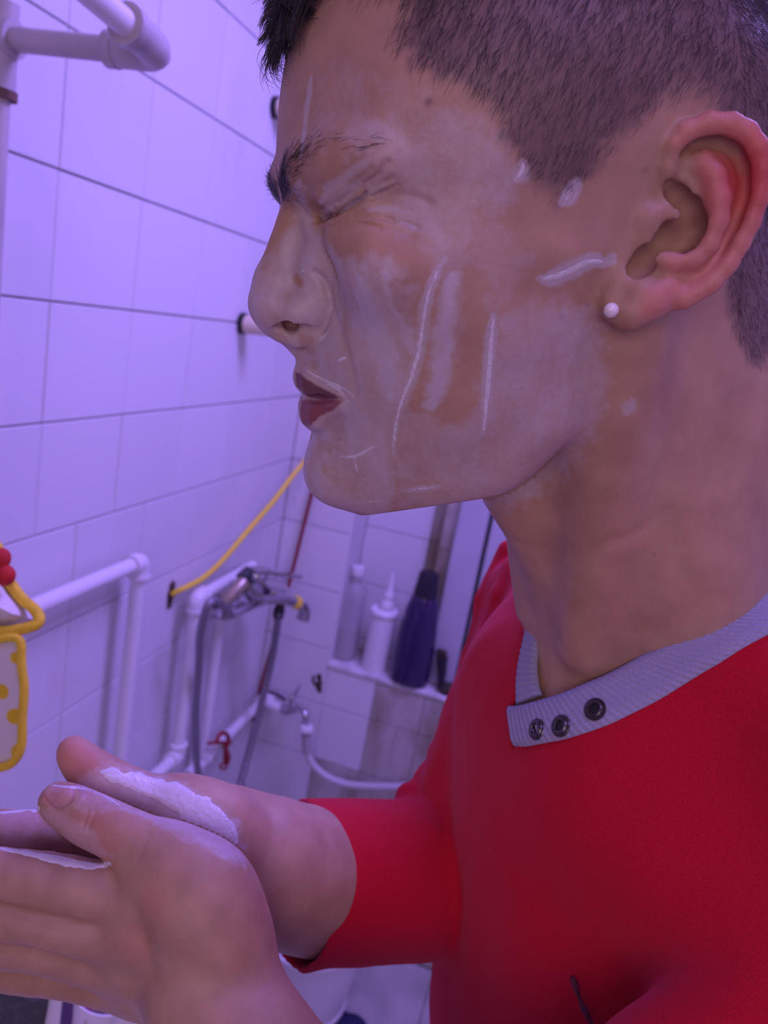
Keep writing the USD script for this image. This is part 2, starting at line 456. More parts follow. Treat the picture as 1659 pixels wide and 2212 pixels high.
# far wall: a front face on the left and below, a recess with a ledge to the right
XN, DN, ZL = -0.628 * S, 0.125, 1.60 - 1.085 * S * 1.015     # recess edge, depth, ledge height
wb = struct('wall_back', label='white tiled far wall with a recess and ledge, older yellowed tiles on the right')
obj('tile_bed', box([XL - .09, YB + .007, ZF], [XN - .007, YB + .3, ZC]), 'grout', wb, smooth=False)
obj('tile_bed', box([XN - .007, YB + .007, ZF], [XR, YB + .3, ZL - .012]), 'grout', wb, smooth=False)
obj('tile_bed', box([XN - .007, YB + DN + .007, ZL - .02], [XR, YB + .3, ZC]), 'grout', wb, smooth=False)
half = lambda r: 0.0
lay(wb, 0, YB + .007, (0, -1, 0), XL, XN, 0.0, 2.32, half, lambda r, u: 'tile', 2, tw=XN - XL, phase=XL)
lay(wb, 0, YB + .007, (0, -1, 0), XN, 0.30, 0.0, ZL - .012, half, lambda r, u: 'tile' if u < -0.40 * S and r > -8 or u < -.62 * S else 'tile_aged', 3, tw=0.168 * S, phase=XN)
lay(wb, 0, YB + DN + .007, (0, -1, 0), XN, 0.30, ZL, 2.32, half, lambda r, u: 'tile' if u < -0.42 * S else 'tile_aged', 4, phase=-0.60 * S + DN * -.2)
obj('reveal', box([XN - .008, YB + .002, ZL], [XN, YB + DN, ZC], .001), 'plaster', wb)
obj('ledge', box([XN - .004, YB - .004, ZL - .014], [0.30, YB + DN, ZL], .003), 'ledge', wb, label='dirty pale stone ledge of the recess')
# right part: an old pilaster, then a painted door with a black seal
px_ = on(948, 1172, Y=YB + .07)[0]; x1, x2 = on(992, 1120, Y=YB + .07)[0], on(1049, 1180, Y=YB + .07)[0]
pil = struct('trim_1', label='yellowed tiled upright at the right end of the recess')
obj('core', box([px_ + .001, YB + .078, ZL], [x1 - .001, YB + .2, ZC]), 'tile_aged', pil, smooth=False)
lay(pil, 0, YB + .077, (0, -1, 0), px_ + .002, x1 - .002, ZL, 2.32, half, lambda r, u: 'tile_aged', 6, tw=x1 - px_ - .002, phase=px_ + .001)
dr = struct('trim_2', label='blue grey upright panel with a black rubber seal right of the recess')
obj('panel', box([x1, YB + .045, ZL], [x2 - .004, YB + .2, ZC], .004), 'door_paint', dr)
obj('seal', box([x2 - .004, YB + .05, ZL], [x2 + .005, YB + .2, ZC], .002), 'black_rubber', dr)
obj('panel', box([x2 + .005, YB + .045, ZL], [x2 + .40, YB + .2, ZC], .004), 'door_paint', dr)
# the rest of the shell
fl = struct('floor', label='grey tiled floor')
obj('floor_bed', box([XL - .09, YF, -.1], [XR, YB + .3, -.006]), 'grout_dark', fl, smooth=False)
for i in range(7):
    for j in range(10):
        a = np.array([XL + i * .302, YB - (j + 1) * .302, -.006]); b = a + [.3, .3, 0]; b[:2] = np.minimum(b[:2], [XR, YB]); a[:2] = np.maximum(a[:2], [XL, YF])
        if (b - a)[:2].min() > .02: obj('tile', tile_mesh(a, b, (0, 0, 1), .006), 'floor_tile', fl, smooth=False)
struct('ceiling', box([XL - .09, YF, ZC], [XR + .1, YB + .3, ZC + .1]), 'ceiling_paint', 'white ceiling')
struct('wall_right', box([XR, YF, ZF], [XR + .1, YB + .3, ZC]), 'plaster', 'plain pale wall behind the person')
struct('wall_front', box([XL - .09, YF - .1, ZF], [XR + .1, YF, ZC]), 'plaster', 'plain pale wall behind the camera')


# ------------------------------------------------------------------ the person
# head frame (mm): x forward, y up, z to the person's left; HR/HT take it to lens axes
HR = np.array([[-0.95614758, -0.06431753, 0.285736], [0.15226154, -0.94255125, 0.29734418], [-0.25019638, -0.32781152, -0.91101119]])
HT = np.array([0.06007005, -0.10737329, 0.30586243])


def h2c(p): return HT + (np.asarray(p, float) / 1000) @ HR.T


def c2h(c): return (np.asarray(c, float) - HT) @ HR * 1000


def hz(px, py, z):                             # ray -> the plane z = const of the head
    d = np.array([px - PX, py - PY, FPX]); n = HR[:, 2]
    return c2h(d * (n @ HT + z / 1000) / (n @ d))


# torso frame, lens axes
UPW = RW[2]; FW = -0.80 * RW[0] - 0.60 * RW[1]; FW = FW - UPW * (FW @ UPW); FW /= np.linalg.norm(FW)
LEAN = math.radians(14)
TU = UPW * math.cos(LEAN) + FW * math.sin(LEAN); TF = FW * math.cos(LEAN) - UPW * math.sin(LEAN); TL = np.cross(TU, TF)   # left
if TL[2] > 0: TL = -TL
TN = np.array([0.124, 0.030, 0.374])           # base of the neck


def tor(f, u, l): return TN + (f * TF + u * TU + l * TL) / 1000      # torso mm -> lens axes


SECT = {   # half sections of the head: y -> (x, z) from the front to the back
    70: [(88, 0), (84, 20), (77, 40), (61, 56), (35, 68), (0, 72), (-40, 69), (-75, 48), (-91, 0)],
    45: [(96, 0), (93, 20), (85.5, 38), (73, 53), (50, 64), (25, 70), (0, 71), (-40, 70), (-75, 50), (-92, 0)],
    31: [(100, 0), (99.5, 12), (96, 25), (90, 38), (82, 48), (68, 56), (45, 65), (20, 69), (0, 70), (-40, 69), (-75, 48), (-90, 0)],
    16: [(95, 0), (91, 10), (86.5, 20), (84.5, 32), (79, 44), (71, 52), (55, 61), (30, 67), (5, 68), (-30, 66), (-65, 48), (-84, 0)],
    0: [(95, 0), (91, 10), (88.5, 20), (86, 32), (80, 45), (70, 55), (50, 63), (25, 67), (0, 67), (-30, 61), (-60, 42), (-75, 0)],
    -15: [(96, 0), (94, 10), (90, 20), (86, 33), (79, 46.5), (66, 57), (45, 62.5), (20, 63), (0, 62), (-30, 52), (-55, 30), (-65, 0)],
    -28: [(98.5, 0), (97.5, 8), (94, 18), (88, 32), (78.5, 45.5), (63, 55), (42, 60), (18, 60), (0, 57), (-20, 48), (-40, 25), (-45, 0)],
    -45: [(97, 0), (96, 10), (92, 21), (85, 34), (74, 45), (57, 53), (36, 56.5), (15, 56.5), (0, 53), (-12, 40), (-20, 20), (-22, 0)],
    -60: [(96.5, 0), (95, 10), (90, 21), (82, 33), (69.5, 42.5), (51, 50), (30, 53.5), (12, 54), (2, 49), (-8, 36), (-12, 18), (-12, 0)],
    -75: [(99, 0), (97, 9), (91, 20), (80, 30), (64, 39), (46, 45.5), (28, 49), (16, 46), (8, 36), (4, 20), (2, 0)],
    -88: [(97, 0), (95, 9), (88, 19), (76, 27), (58, 36), (41, 41), (28, 39), (21, 20), (22, 0)],
    -97: [(88, 0), (86, 9), (79, 17), (66, 23), (54, 25), (46, 18), (42, 0)],
    -105: [(72, 0), (70, 6), (65, 9), (60, 8), (56, 5), (55, 0)],
}


def section_table():
    ys = np.array(sorted(SECT)); th = np.linspace(0, np.pi, 121); R = []
    for y in ys:
        x0 = axis_x(y); p = np.array(SECT[y], float)
        t = np.arctan2(p[:, 1], p[:, 0] - x0); r = np.hypot(p[:, 1], p[:, 0] - x0)
        t = np.concatenate([-t[1:4][::-1], t, 2 * np.pi - t[-4:-1][::-1]]); r = np.concatenate([r[1:4][::-1], r, r[-4:-1][::-1]])
        R.append(CubicSpline(t, r)(th))
    yy = np.linspace(-112, 75, 188)
    return yy, th, np.array(PchipInterpolator(ys, np.array(R), extrapolate=True)(yy))


def axis_x(y): return np.interp(y, [-105, -90, -30, 20, 80], [63, 52, 22, 8, 4])


def build_head():
    from scipy.ndimage import map_coordinates
    F = Field((-112, -250, -98), (122, 128, 98), 1.15)
    yy, th, R = section_table()

    def skull(x, y, z):
        x0 = axis_x(y.ravel()).astype(np.float32)[None, :, None]
        rho = np.sqrt((x - x0) ** 2 + z ** 2); a = np.arctan2(np.abs(z) + 0 * x, x - x0)
        yi = np.broadcast_to(np.clip(y, -112, 75) - yy[0], rho.shape); ai = a / np.pi * 120
        r = map_coordinates(R.astype(np.float32), [np.broadcast_to(yi, a.shape), ai], order=1, mode='nearest')
        a, b, k = (rho - r) * 0.88, y - 66, 26.
        m = np.clip(0.5 - 0.5 * (a - b) / k, 0, 1)
        return np.maximum(a * (1 - m) + b * m + k * m * (1 - m), -102.5 + 0.33 * np.abs(z) - y)
    F.put(skull, (-100, -112, -90), (115, 68, 90))
    F.ell((3, 46, 0), (94, 78, 72.5), 8)
    # neck
    F.cone((-22, 6, 0), (-57, -150, 0), 50, 50, 16); F.cone((-57, -150, 0), (-70, -215, 0), 50, 50, 12)
    F.cone((-52, 10, 0), (-78, -90, 0), 44, 46, 16); F.cone((-78, -90, 0), (-104, -215, 0), 46, 50, 14)      # nape
    F.cone((7, -100, 0), (-28, -165, 0), 17, 15, 16)                      # throat
    for s in (1, -1):
        F.cone((-14, -36, s * 46), (-14, -175, s * 24), 15, 10, 14)        # neck muscle
        F.cone((-58, -110, s * 28), (-70, -195, s * 48), 20, 18, 20)       # slope to the shoulder
    # chest inside the collar
    for c, r in (((-8, -165, 0), (88, 158, 118)), ((-16, -58, 0), (42, 28, 125))):
        F.ell(c2h(tor(*c)), r, 14, rot=np.stack([HR.T @ TF, HR.T @ TU, HR.T @ TL]))
    F.cone(c2h(tor(12, -22, 0)), c2h(tor(43, -74, 0)), 26, 17, 24)
    for s in (1, -1):
        F.chain([c2h(tor(50, -52, s * 18)), c2h(tor(30, -42, s * 50)), c2h(tor(0, -48, s * 90))], 7, 10)    # collar bones
    # brows, cheeks, eyes
    for s in (1, -1):
        F.chain([(92.5, 26, s * 8), (91, 29, s * 20), (85, 31, s * 34), (76, 28, s * 45)], (6.5, 7, 7.5, 7), 8)
        F.ell((76.5, 16.5, s * 31), (13, 12, 14), 5)                         # lids over the eyeball
        F.chain([(88, 24, s * 18), (88.5, 22, s * 30), (81, 20, s * 43)], (3, 4, 3.5), 4)      # pressed upper lid fold
        F.chain([(87, 8, s * 20), (85.5, 7, s * 32), (78.5, 9, s * 45)], (3.5, 4, 3.5), 8)         # raised lower lid
        F.ell((74, -4, s * 42), (14, 12, 14), 12)                            # cheek bone
        F.chain([(90, 1, s * 17), (92.5, 13, s * 11)], (3, 2), 6, cut=False)
    # nose
    F.chain([(92, 22, 0), (95.5, 12, 0), (98.5, 4, 0), (103, -6.5, 0), (105.6, -13.5, 0)], (7, 7.2, 8.2, 10, 11), 4)
    for s in (1, -1):
        F.chain([(88, 10, s * 7), (90, -2, s * 11), (93, -12, s * 12)], (5, 7, 7), 6)
        F.ell((97.5, -17, s * 11.5), (9.5, 7.6, 6.6), 3)                     # wing
        F.cone((106, -15, s * 3.5), (106, -15, s * 3.6), 9, 9, 3)
    F.chain([(108, -22, 0), (100, -27, 0), (96, -34, 0)], (3.6, 4.2, 4), 4)
    for s in (1, -1):
        F.chain([(106.5, -25.0, s * 4), (101, -27.0, s * 7.5), (95.5, -26.0, s * 12)], (2.6, 2.6, 2.6), 2.5)
        F.chain([(107.2, -21.2, s * 8.5), (103, -21.2, s * 12.5), (97.6, -23.0, s * 16)], (2.0, 2.9, 1.7), 0.8, cut=True)
        F.chain([(104, -21.4, s * 10.5), (101.5, -16, s * 7)], (2.5, 3.0), 1.0, cut=True)
        F.chain([(103.4, -21.5, s * 11.5), (102, -20, s * 4)], (2.9, 3.2), 0.8, cut=True)
    # mouth
    for s in (1, -1):
        F.chain([(95.4, -42.5, 0), (94.8, -43.5, s * 8), (90, -47, s * 22)], (6.3, 5.6, 2.6), 4)
        F.chain([(94.6, -56.5, 0), (93.6, -56, s * 9), (88.6, -49.5, s * 23)], (6.3, 5.8, 2.4), 4)
        F.chain([(102, -49.6, 0), (99.2, -49.4, s * 8), (95.5, -48.4, s * 16), (92.0, -47.6, s * 23.5)], (1.8, 1.8, 1.6, 1.0), 1.2, cut=True)
    F.ell((90.8, -83, 0), (9.5, 10.5, 14), 10)                                  # chin
    # ears
    n = np.array([0.40, 0.06, 0.914]); n /= np.linalg.norm(n); e1 = np.array([-0.914, 0, 0.40]); e1 -= n * (e1 @ n); e1 /= np.linalg.norm(e1); e2 = np.cross(n, e1); e2 *= np.sign(e2[1])
    O = np.array([-3., 4., 69.])

    def ep(X, Y, h=0.0):                                                   # a point of the ear's own plane
        d = HR.T @ np.array([(1100 + X / 2.968 - PX) / FPX, (150 + Y / 2.968 - PY) / FPX, 1]); o = c2h(np.zeros(3))
        q = O + n * h; t = ((q - o) @ n) / (d @ n); return o + d * t
    outl = np.array([ep(*q) for q in [(1000, 380), (1060, 350), (1150, 316), (1280, 294), (1420, 300), (1530, 350), (1615, 450), (1652, 600), (1646, 800), (1590, 980), (1520, 1130), (1420, 1300), (1300, 1430), (1100, 1535), (950, 1600), (800, 1665), (700, 1660), (640, 1600), (622, 1500), (660, 1400), (760, 1300), (900, 1100), (980, 800), (960, 560)]])
    uv = np.stack([(outl - O) @ e1, (outl - O) @ e2], 1)
    for s in (1, -1):
        mir = np.array([1, 1, s])

        def slab(x, y, z):
            x, y, z = np.broadcast_arrays(x, y, z * s); p = np.stack([x, y, z], -1).reshape(-1, 3) - O
            h = p @ n; d = in_poly(np.stack([p @ e1, p @ e2], 1), uv)
            a, b = -d, np.abs(h + 2.9) - 3.3; k = 3.0; m = np.clip(0.5 - 0.5 * (a - b) / k, 0, 1)
            return (a * (1 - m) + b * m + k * m * (1 - m)).reshape(x.shape)
        lo, hi = outl.min(0) - 6, outl.max(0) + 6
        if s < 0: lo[2], hi[2] = -hi[2], -lo[2]
        F.put(slab, lo, hi, 2)
        C = lambda pts, r, k=2, cut=False: F.chain([ep(*q) * mir for q in pts], r, k, cut)
        C([(1020, 640, -8), (1060, 800, -9.5), (1190, 1000, -11.5), (1000, 1080, -11.5), (880, 1200, -8)], (6, 6.5, 6.5, 6.5, 5), 4)
        C([(770, 1120, -6), (715, 1330, -6), (675, 1480, -4)], (4.5, 5, 4.6), 6)
        C([(1010, 760, -3), (1010, 620, 0), (1050, 480, 1.5), (1130, 400, 2.5), (1280, 345, 3), (1420, 352, 3), (1520, 405, 3), (1590, 500, 3), (1618, 640, 2.6), (1600, 820, 2), (1545, 980, 1.5), (1480, 1110, 1), (1400, 1250, .5), (1290, 1370, 0), (1120, 1470, -.5)],
          (2.6, 3, 3.2, 3.2, 3.3, 3.3, 3.3, 3.2, 3.1, 3, 3, 3, 3, 3.2, 3.6), 1.6)
        C([(1240, 560, -.5), (1310, 680, .5), (1340, 830, 1), (1330, 980, 1), (1280, 1120, .8), (1180, 1215, .5), (1040, 1235, .5), (960, 1215, .5)], (3, 3.4, 3.6, 3.6, 3.4, 3.2, 3, 2.6), 2)
        C([(1310, 680, .3), (1230, 620, -.5), (1120, 600, -1.5)], (3, 2.6, 2), 2)
        C([(830, 1440, -.5), (900, 1480, -.5), (780, 1560, -.5), (1000, 1420, -.5)], (5, 5.2, 4.6, 4.5), 3)            # lobe
        C([(850, 925, -4), (880, 965, -2.6), (862, 1060, -2.8)], (3.0, 3.3, 3.0), 5)                                        # tragus
        C([(1030, 745, -1.2), (1075, 815, -3.0), (1150, 895, -4.6), (1195, 1030, -6.0), (1100, 1120, -7), (965, 1085, -6), (890, 1200, -3.6), (808, 1288, -2.2)], (2.0, 3.2, 4.4, 5.4, 5.4, 5.2, 4.3, 3.7), 2.4, cut=True)    # hollow
        C([(1190, 1000, -1), (1120, 1100, -2), (1000, 1050, -3)], (4.2, 4.6, 4.2), 2, cut=True)
        C([(1080, 520, 0), (1180, 470, -.5), (1330, 450, -.5), (1450, 500, -.5), (1510, 620, -.5), (1510, 800, -.2), (1440, 980, 0), (1330, 1180, 0.3)], (1.2, 1.7, 2.0, 2.2, 2.0, 1.7, 1.4, 1.0), 2.5, cut=True)
    m = F.surface(5)
    return m, ep


def L(px, py, d): return at(px, py, d) * 1000


def build_arms():
    """Both forearms and the soapy hands, palms pressed together; lens axes, mm."""
    F = Field((-290, 88, 235), (30, 330, 480), 1.25)

    def C(pts, r, k=5, cut=False):
        q = np.array([L(*p) for p in pts]); n = 1 if len(pts) == 2 else 5
        t = np.arange(len(pts)); tt = np.linspace(0, t[-1], n * (len(pts) - 1) + 1)
        F.chain(PchipInterpolator(t, q)(tt) if n > 1 else q, np.interp(tt, t, np.broadcast_to(r, len(pts))) if n > 1 else r, k, cut)
    # far (right) forearm and hand
    C([(800, 1900, .450), (690, 1900, .424), (600, 1880, .394), (540, 1852, .378)], (35, 33, 28.5, 25), 12)
    C([(540, 1835, .380), (440, 1768, .385), (320, 1735, .385)], (22, 15, 11), 8)                  # side of the hand above the thumb
    for mx, my, px_, py_, tx, ty, r in ((290, 1812, 20, 1800, -240, 1785, 10.2), (300, 1880, 30, 1880, -230, 1860, 10.2), (300, 1950, 40, 1950, -200, 1930, 9.5), (310, 2010, 90, 2015, -110, 2000, 8.6)):
        C([(530, (1850 + my) / 2, .380), (mx, my, .374)], (19, 12.5), 7)
        C([(mx, my, .374), (px_, py_, .366), ((px_ + tx) / 2, (py_ + ty) / 2, .362), (tx, ty, .360)], (11.5, r, r * .93, r * .8), 2.5)
    C([(505, 1830, .366), (452, 1786, .359), (352, 1740, .356)], (17, 18, 13), 7)                  # ball of the thumb
    C([(350, 1745, .356), (262, 1704, .352), (210, 1676, .350), (172, 1642, .352), (156, 1620, .353)], (12, 10.0, 9.6, 7.6, 5.4), 3)
    # near (left) forearm and hand
    C([(930, 2820, .266), (552, 2345, .300), (480, 2195, .315), (455, 2095, .322)], (38, 28, 23, 21.5), 10)
    C([(450, 2210, .322), (420, 2120, .326)], (20, 20), 10)
    K = ((318, 1950, 45, 1895, -150, 1868, -270, 1850, 13, 10.4, .318), (292, 2030, 25, 1975, -190, 1950, -320, 1935, 13, 10.4, .320),
         (282, 2094, 40, 2040, -170, 2020, -290, 2005, 12.5, 9.8, .327), (300, 2140, 110, 2105, -60, 2085, -160, 2075, 11.5, 8.6, .337))
    for mx, my, ax, ay, bx, by, tx, ty, rm, r, d in K:
        C([(465, (2060 + my) / 2, .325), (mx, my, d + .006)], (20, rm), 8)
        C([(mx, my, d + .006), (ax, ay, d), (bx, by, d + .006), (tx, ty, d + .014)], (rm * .92, r, r * .93, r * .78), 2.6)
        F.ell(L(mx + 8, my, d - .003), (11, 10, 9), 8)                                                                        # knuckle
    C([(475, 2060, .322), (446, 1962, .318), (430, 1925, .318), (318, 1838, .322)], (20, 18, 16.5, 12.6), 9)
    C([(318, 1838, .322), (255, 1798, .325), (195, 1770, .328), (150, 1744, .331), (122, 1730, .333)], (12.0, 10.3, 10.2, 8.8, 7.0), 2.5)
    C([(150, 1722, .324), (112, 1716, .327)], (5, 3.2), 3)
    for (x1, y1, d1), (x2, y2, d2) in (((300, 1985, .322), (165, 1978, .325)), ((290, 2058, .326), (160, 2048, .330)), ((290, 2115, .335), (190, 2105, .339))):
        C([(x1, y1, d1), (x2, y2, d2)], (10, 6), 6)
    # web between thumb and forefinger, hollow at its root
    C([(390, 1900, .326), (330, 1905, .330)], (9, 6), 6)
    m = F.surface(6)
    m.vertices = m.vertices / 1000
    return m


def smin(a, b, k):
    h = np.clip(0.5 + 0.5 * (a - b) / k, 0, 1); return a + (b - a) * h - k * h * (1 - h)


def torso_sdf(x, y, z, grow=0.0):
    """The clothed upper body at lens-axis points (mm)."""
    p = np.stack([np.broadcast_to(q, np.broadcast_shapes(np.shape(x), np.shape(y), np.shape(z))) for q in (x, y, z)], -1).astype(np.float32) - (TN * 1000).astype(np.float32)
    f, u, l = (p @ TF.astype(np.float32)), (p @ TU.astype(np.float32)), (p @ TL.astype(np.float32))

    def ell(c, r):
        a, b, c_ = (f - c[0]) / r[0], (u - c[1]) / r[1], (l - c[2]) / r[2]
        k0 = np.sqrt(a * a + b * b + c_ * c_) + 1e-6; return k0 * (k0 - 1) / (np.sqrt((a / r[0]) ** 2 + (b / r[1]) ** 2 + (c_ / r[2]) ** 2) + 1e-9)

    def cone(a, b, ra, rb):
        a, b = np.array(a, np.float32), np.array(b, np.float32); ab = b - a
        t = np.clip(((f - a[0]) * ab[0] + (u - a[1]) * ab[1] + (l - a[2]) * ab[2]) / (ab @ ab), 0, 1)
        return np.sqrt((f - a[0] - t * ab[0]) ** 2 + (u - a[1] - t * ab[1]) ** 2 + (l - a[2] - t * ab[2]) ** 2) - ra - (rb - ra) * t
    d = ell((-8, -165, 0), (97, 168, 122))
    d = smin(d, ell((-6, -330, 4), (116, 220, 130)), 40)
    for s in (1, -1):
        d = smin(d, cone((-22, -24, s * 20), (-22, -64, s * (140 if s > 0 else 96)), 40, 46 if s > 0 else 40), 25)
        d = smin(d, cone((20, -90, s * 45), (5, -110, s * (110 if s > 0 else 72)), 52 if s > 0 else 44, 48 if s > 0 else 40), 25)
    return d - grow


def l2t(q): q = np.asarray(q, float) - TN * 1000; return np.array([q @ TF, q @ TU, q @ TL])


ELB_R, CUFF_R = L(1010, 1885, .475), L(645, 1908, .418)
ELB_L = L(960, 2860, .270)
ARM_R = ((L(1172, 1325, .505), ELB_R, 41, 46), (ELB_R, CUFF_R, 46.5, 43.5))
ARM_L = ((tor(-24, -96, 150) * 1000, ELB_L, 42, 40),)
FOLDS = [([(1135, 1205, .500), (1085, 1290, .485), (1040, 1420, .475), (1010, 1600, .470), (1000, 1700, .47)], 7), ([(1150, 1290, .465), (1105, 1400, .455), (1075, 1520, .450), (1045, 1700, .445)], 7),
         ([(1100, 1190, .525), (1050, 1300, .515), (1015, 1420, .51), (985, 1560, .505)], 7),
         ([(985, 1615, .515), (955, 1632, .505), (985, 1660, .49)], 9), ([(960, 1660, .52), (925, 1680, .50), (960, 1720, .48)], 9), ([(930, 1700, .505), (885, 1722, .49), (915, 1770, .47)], 8)]


def ray_hit(px, py, grow=0.0):
    """Where the line of sight first meets the clothed torso (mm, lens axes)."""
    d = np.array([(px - PX) / FPX, (py - PY) / FPX, 1.0]); t = 150.0
    for _ in range(90):
        q = d * t; s = float(torso_sdf(q[0], q[1], q[2], grow))
        if s < 0.05: break
        t += s * 0.7
    return d * t


def drop(f, l, grow=0.0):
    """The torso surface met from above at torso coordinates f, l."""
    u = 90.0
    for _ in range(120):
        q = tor(f, u, l) * 1000; s = float(torso_sdf(q[0], q[1], q[2], grow))
        if s < 0.05: break
        u -= s * 0.6
    return tor(f, u, l) * 1000


# collar: inner (skin side) and outer (jersey side) edges, near side traced, far side mirrored
IN_PX = [(1102, 1531), (1200, 1508), (1300, 1466), (1380, 1424), (1470, 1374), (1570, 1308), (1659, 1247)]
OUT_PX = [(1114, 1614), (1200, 1603), (1300, 1572), (1390, 1530), (1480, 1478), (1575, 1420), (1672, 1365)]


def collar_edges():
    a = [l2t(ray_hit(*p)) for p in IN_PX]; b = [l2t(ray_hit(*p)) for p in OUT_PX]
    return np.array(a)[:, [0, 2]], np.array(b)[:, [0, 2]]


def vdrop(f, l, grow=0.0):
    f, l = np.asarray(f, float), np.asarray(l, float); u = np.full(f.shape, 60.0)
    for _ in range(100):
        q = (TN * 1000) + f[..., None] * TF + u[..., None] * TU + l[..., None] * TL
        u = u - np.clip(torso_sdf(q[..., 0], q[..., 1], q[..., 2], grow), -5, 30) * 0.55
    return (TN * 1000) + f[..., None] * TF + u[..., None] * TU + l[..., None] * TL


FAR_IN = np.array([(-70, -25), (-52, -47), (-26, -54), (5, -45), (28.9, -27.3), (36.7, -19), (47.3, -9), (55.6, 1.3), (60, 13)])
FAR_OUT = np.array([(-92, -28), (-72, -58), (-40, -76), (-5, -67), (26.4, -43.4), (38.2, -32.1), (50, -19.3), (60.3, -9.2), (66.2, .6)])


def collar_lines():
    a, b = collar_edges()
    inn = np.vstack([a, [(-44, 52), (-60, 40), (-72, 20), (-75, 0)], FAR_IN])
    out = np.vstack([b, [(-40, 76), (-72, 58), (-92, 28), (-98, 0)], FAR_OUT])
    return inn, out


def build_shirt():
    F = Field((-70, -25, 140), (330, 400, 640), 2.2)
    inn, out = collar_lines()
    hole = np.vstack([out[:-1] * 0.72 + inn[:-1] * 0.28, [(67.5, -1.5)]])
    ax = (CUFF_R - ELB_R) / np.linalg.norm(CUFF_R - ELB_R)
    n = F.n[0]
    for i in range(0, n, 24):
        x = (F.lo[0] + F.h * np.arange(i, min(n, i + 24))).astype(np.float32)[:, None, None]
        y = (F.lo[1] + F.h * np.arange(F.n[1])).astype(np.float32)[None, :, None]; z = (F.lo[2] + F.h * np.arange(F.n[2])).astype(np.float32)[None, None, :]
        F.f[i:i + 24] = torso_sdf(x, y, z)
    for (a, b, ra, rb), k in zip(ARM_R + ARM_L, (9, 3, 16)): F.cone(a, b, ra, rb, k)
    for pts, r in FOLDS: F.chain([L(*q) for q in pts], r, 6)
    # hollow it out
    G = Field(F.lo, F.lo + F.h * (F.n - 1) + 1e-6, F.h); G.f = np.full(F.n, 1e3, np.float32)
    inner = -(F.f + 4.6)                                       # > 0 inside the body
    F.f = np.maximum(F.f, inner)
    # neck opening
    c = tor(-10, -40, 0) * 1000

    def opening(x, y, z):
        x, y, z = np.broadcast_arrays(x, y, z); p = np.stack([x, y, z], -1).reshape(-1, 3) - TN * 1000
        return np.maximum(-in_poly(np.stack([p @ TF, p @ TL], 1), hole), -110 - p @ TU).reshape(x.shape)
    F.put(opening, c - 150, c + 150, 0, cut=True)
    # cuff: keep what lies before its plane
    def beyond(x, y, z):
        s = (x - CUFF_R[0]) * ax[0] + (y - CUFF_R[1]) * ax[1] + (z - CUFF_R[2]) * ax[2]
        return np.maximum(-s, np.sqrt((x - CUFF_R[0]) ** 2 + (y - CUFF_R[1]) ** 2 + (z - CUFF_R[2]) ** 2) - 95)
    F.put(beyond, CUFF_R - 100, CUFF_R + 100, 0, cut=True)
    m = F.surface(5)
    v = m.vertices; nn = normals(v, m.faces)
    q = (v - TN * 1000) @ np.stack([TF, TU, TL]).T
    w = meshkit.fbm(np.stack([q[:, 0] / 70 + q[:, 2] / 110, q[:, 1] / 150 - q[:, 0] / 90, q[:, 2] / 70], -1), 3, 4) - 0.5
    w *= np.where(q[:, 1] > -130, sstep(-in_poly(q[:, [0, 2]], hole), 2, 30), 1)
    m.vertices = (v + nn * (w * 9)[:, None]) / 1000
    return m


def strip(inner, outer, thick, rib=0.0, pitch=2.7):
    """A knitted band between two lines of points (mm), its edges rounded, with cross ribs."""
    n, k = len(inner), 9
    t = np.linspace(0, 1, k); v = inner[:, None] * (1 - t)[None, :, None] + outer[:, None] * t[None, :, None]
    du = np.gradient(v, axis=0); dv = np.gradient(v, axis=1); nn = np.cross(du, dv); nn /= np.linalg.norm(nn, axis=2, keepdims=True) + 1e-9
    if (nn[n // 4, k // 2] @ -TU) > 0: nn = -nn
    s = np.append(0, np.cumsum(np.linalg.norm(np.diff(v[:, k // 2], axis=0), axis=1)))
    prof = np.sqrt(np.clip(1 - (2 * t - 1) ** 8, 0.05, 1))
    up = v + nn * (thick * prof[None, :, None] + rib * np.abs(np.sin(np.pi * s / pitch))[:, None, None]); dn = v - nn * 0.4
    V = np.vstack([up.reshape(-1, 3), dn.reshape(-1, 3)]); f = []
    i, j = np.meshgrid(np.arange(n - 1), np.arange(k - 1), indexing='ij'); a = (i * k + j).ravel(); b = a + 1; c = a + k + 1; d = a + k; o = n * k
    f += [np.stack([a, b, c], 1), np.stack([a, c, d], 1), np.stack([a + o, c + o, b + o], 1), np.stack([a + o, d + o, c + o], 1)]
    i = np.arange(n - 1) * k
    for e, sgn in ((0, 1), (k - 1, -1)):
        a, d = i + e, i + e + k; q = [np.stack([a, d, d + o], 1), np.stack([a, d + o, a + o], 1)]
        f += q if sgn > 0 else [x[:, ::-1] for x in q]
    j = np.arange(k - 1)
    for e, sgn in ((0, 1), ((n - 1) * k, -1)):
        a, b = j + e, j + e + 1; q = [np.stack([a, b + o, b], 1), np.stack([a, a + o, b + o], 1)]
        f += q if sgn > 0 else [x[:, ::-1] for x in q]
    return trimesh.Trimesh(V / 1000, np.vstack(f), process=False)


def resample(p, n):
    s = np.append(0, np.cumsum(np.linalg.norm(np.diff(p, axis=0), axis=1)))
    return PchipInterpolator(s / s[-1], p)(np.linspace(0, 1, n))


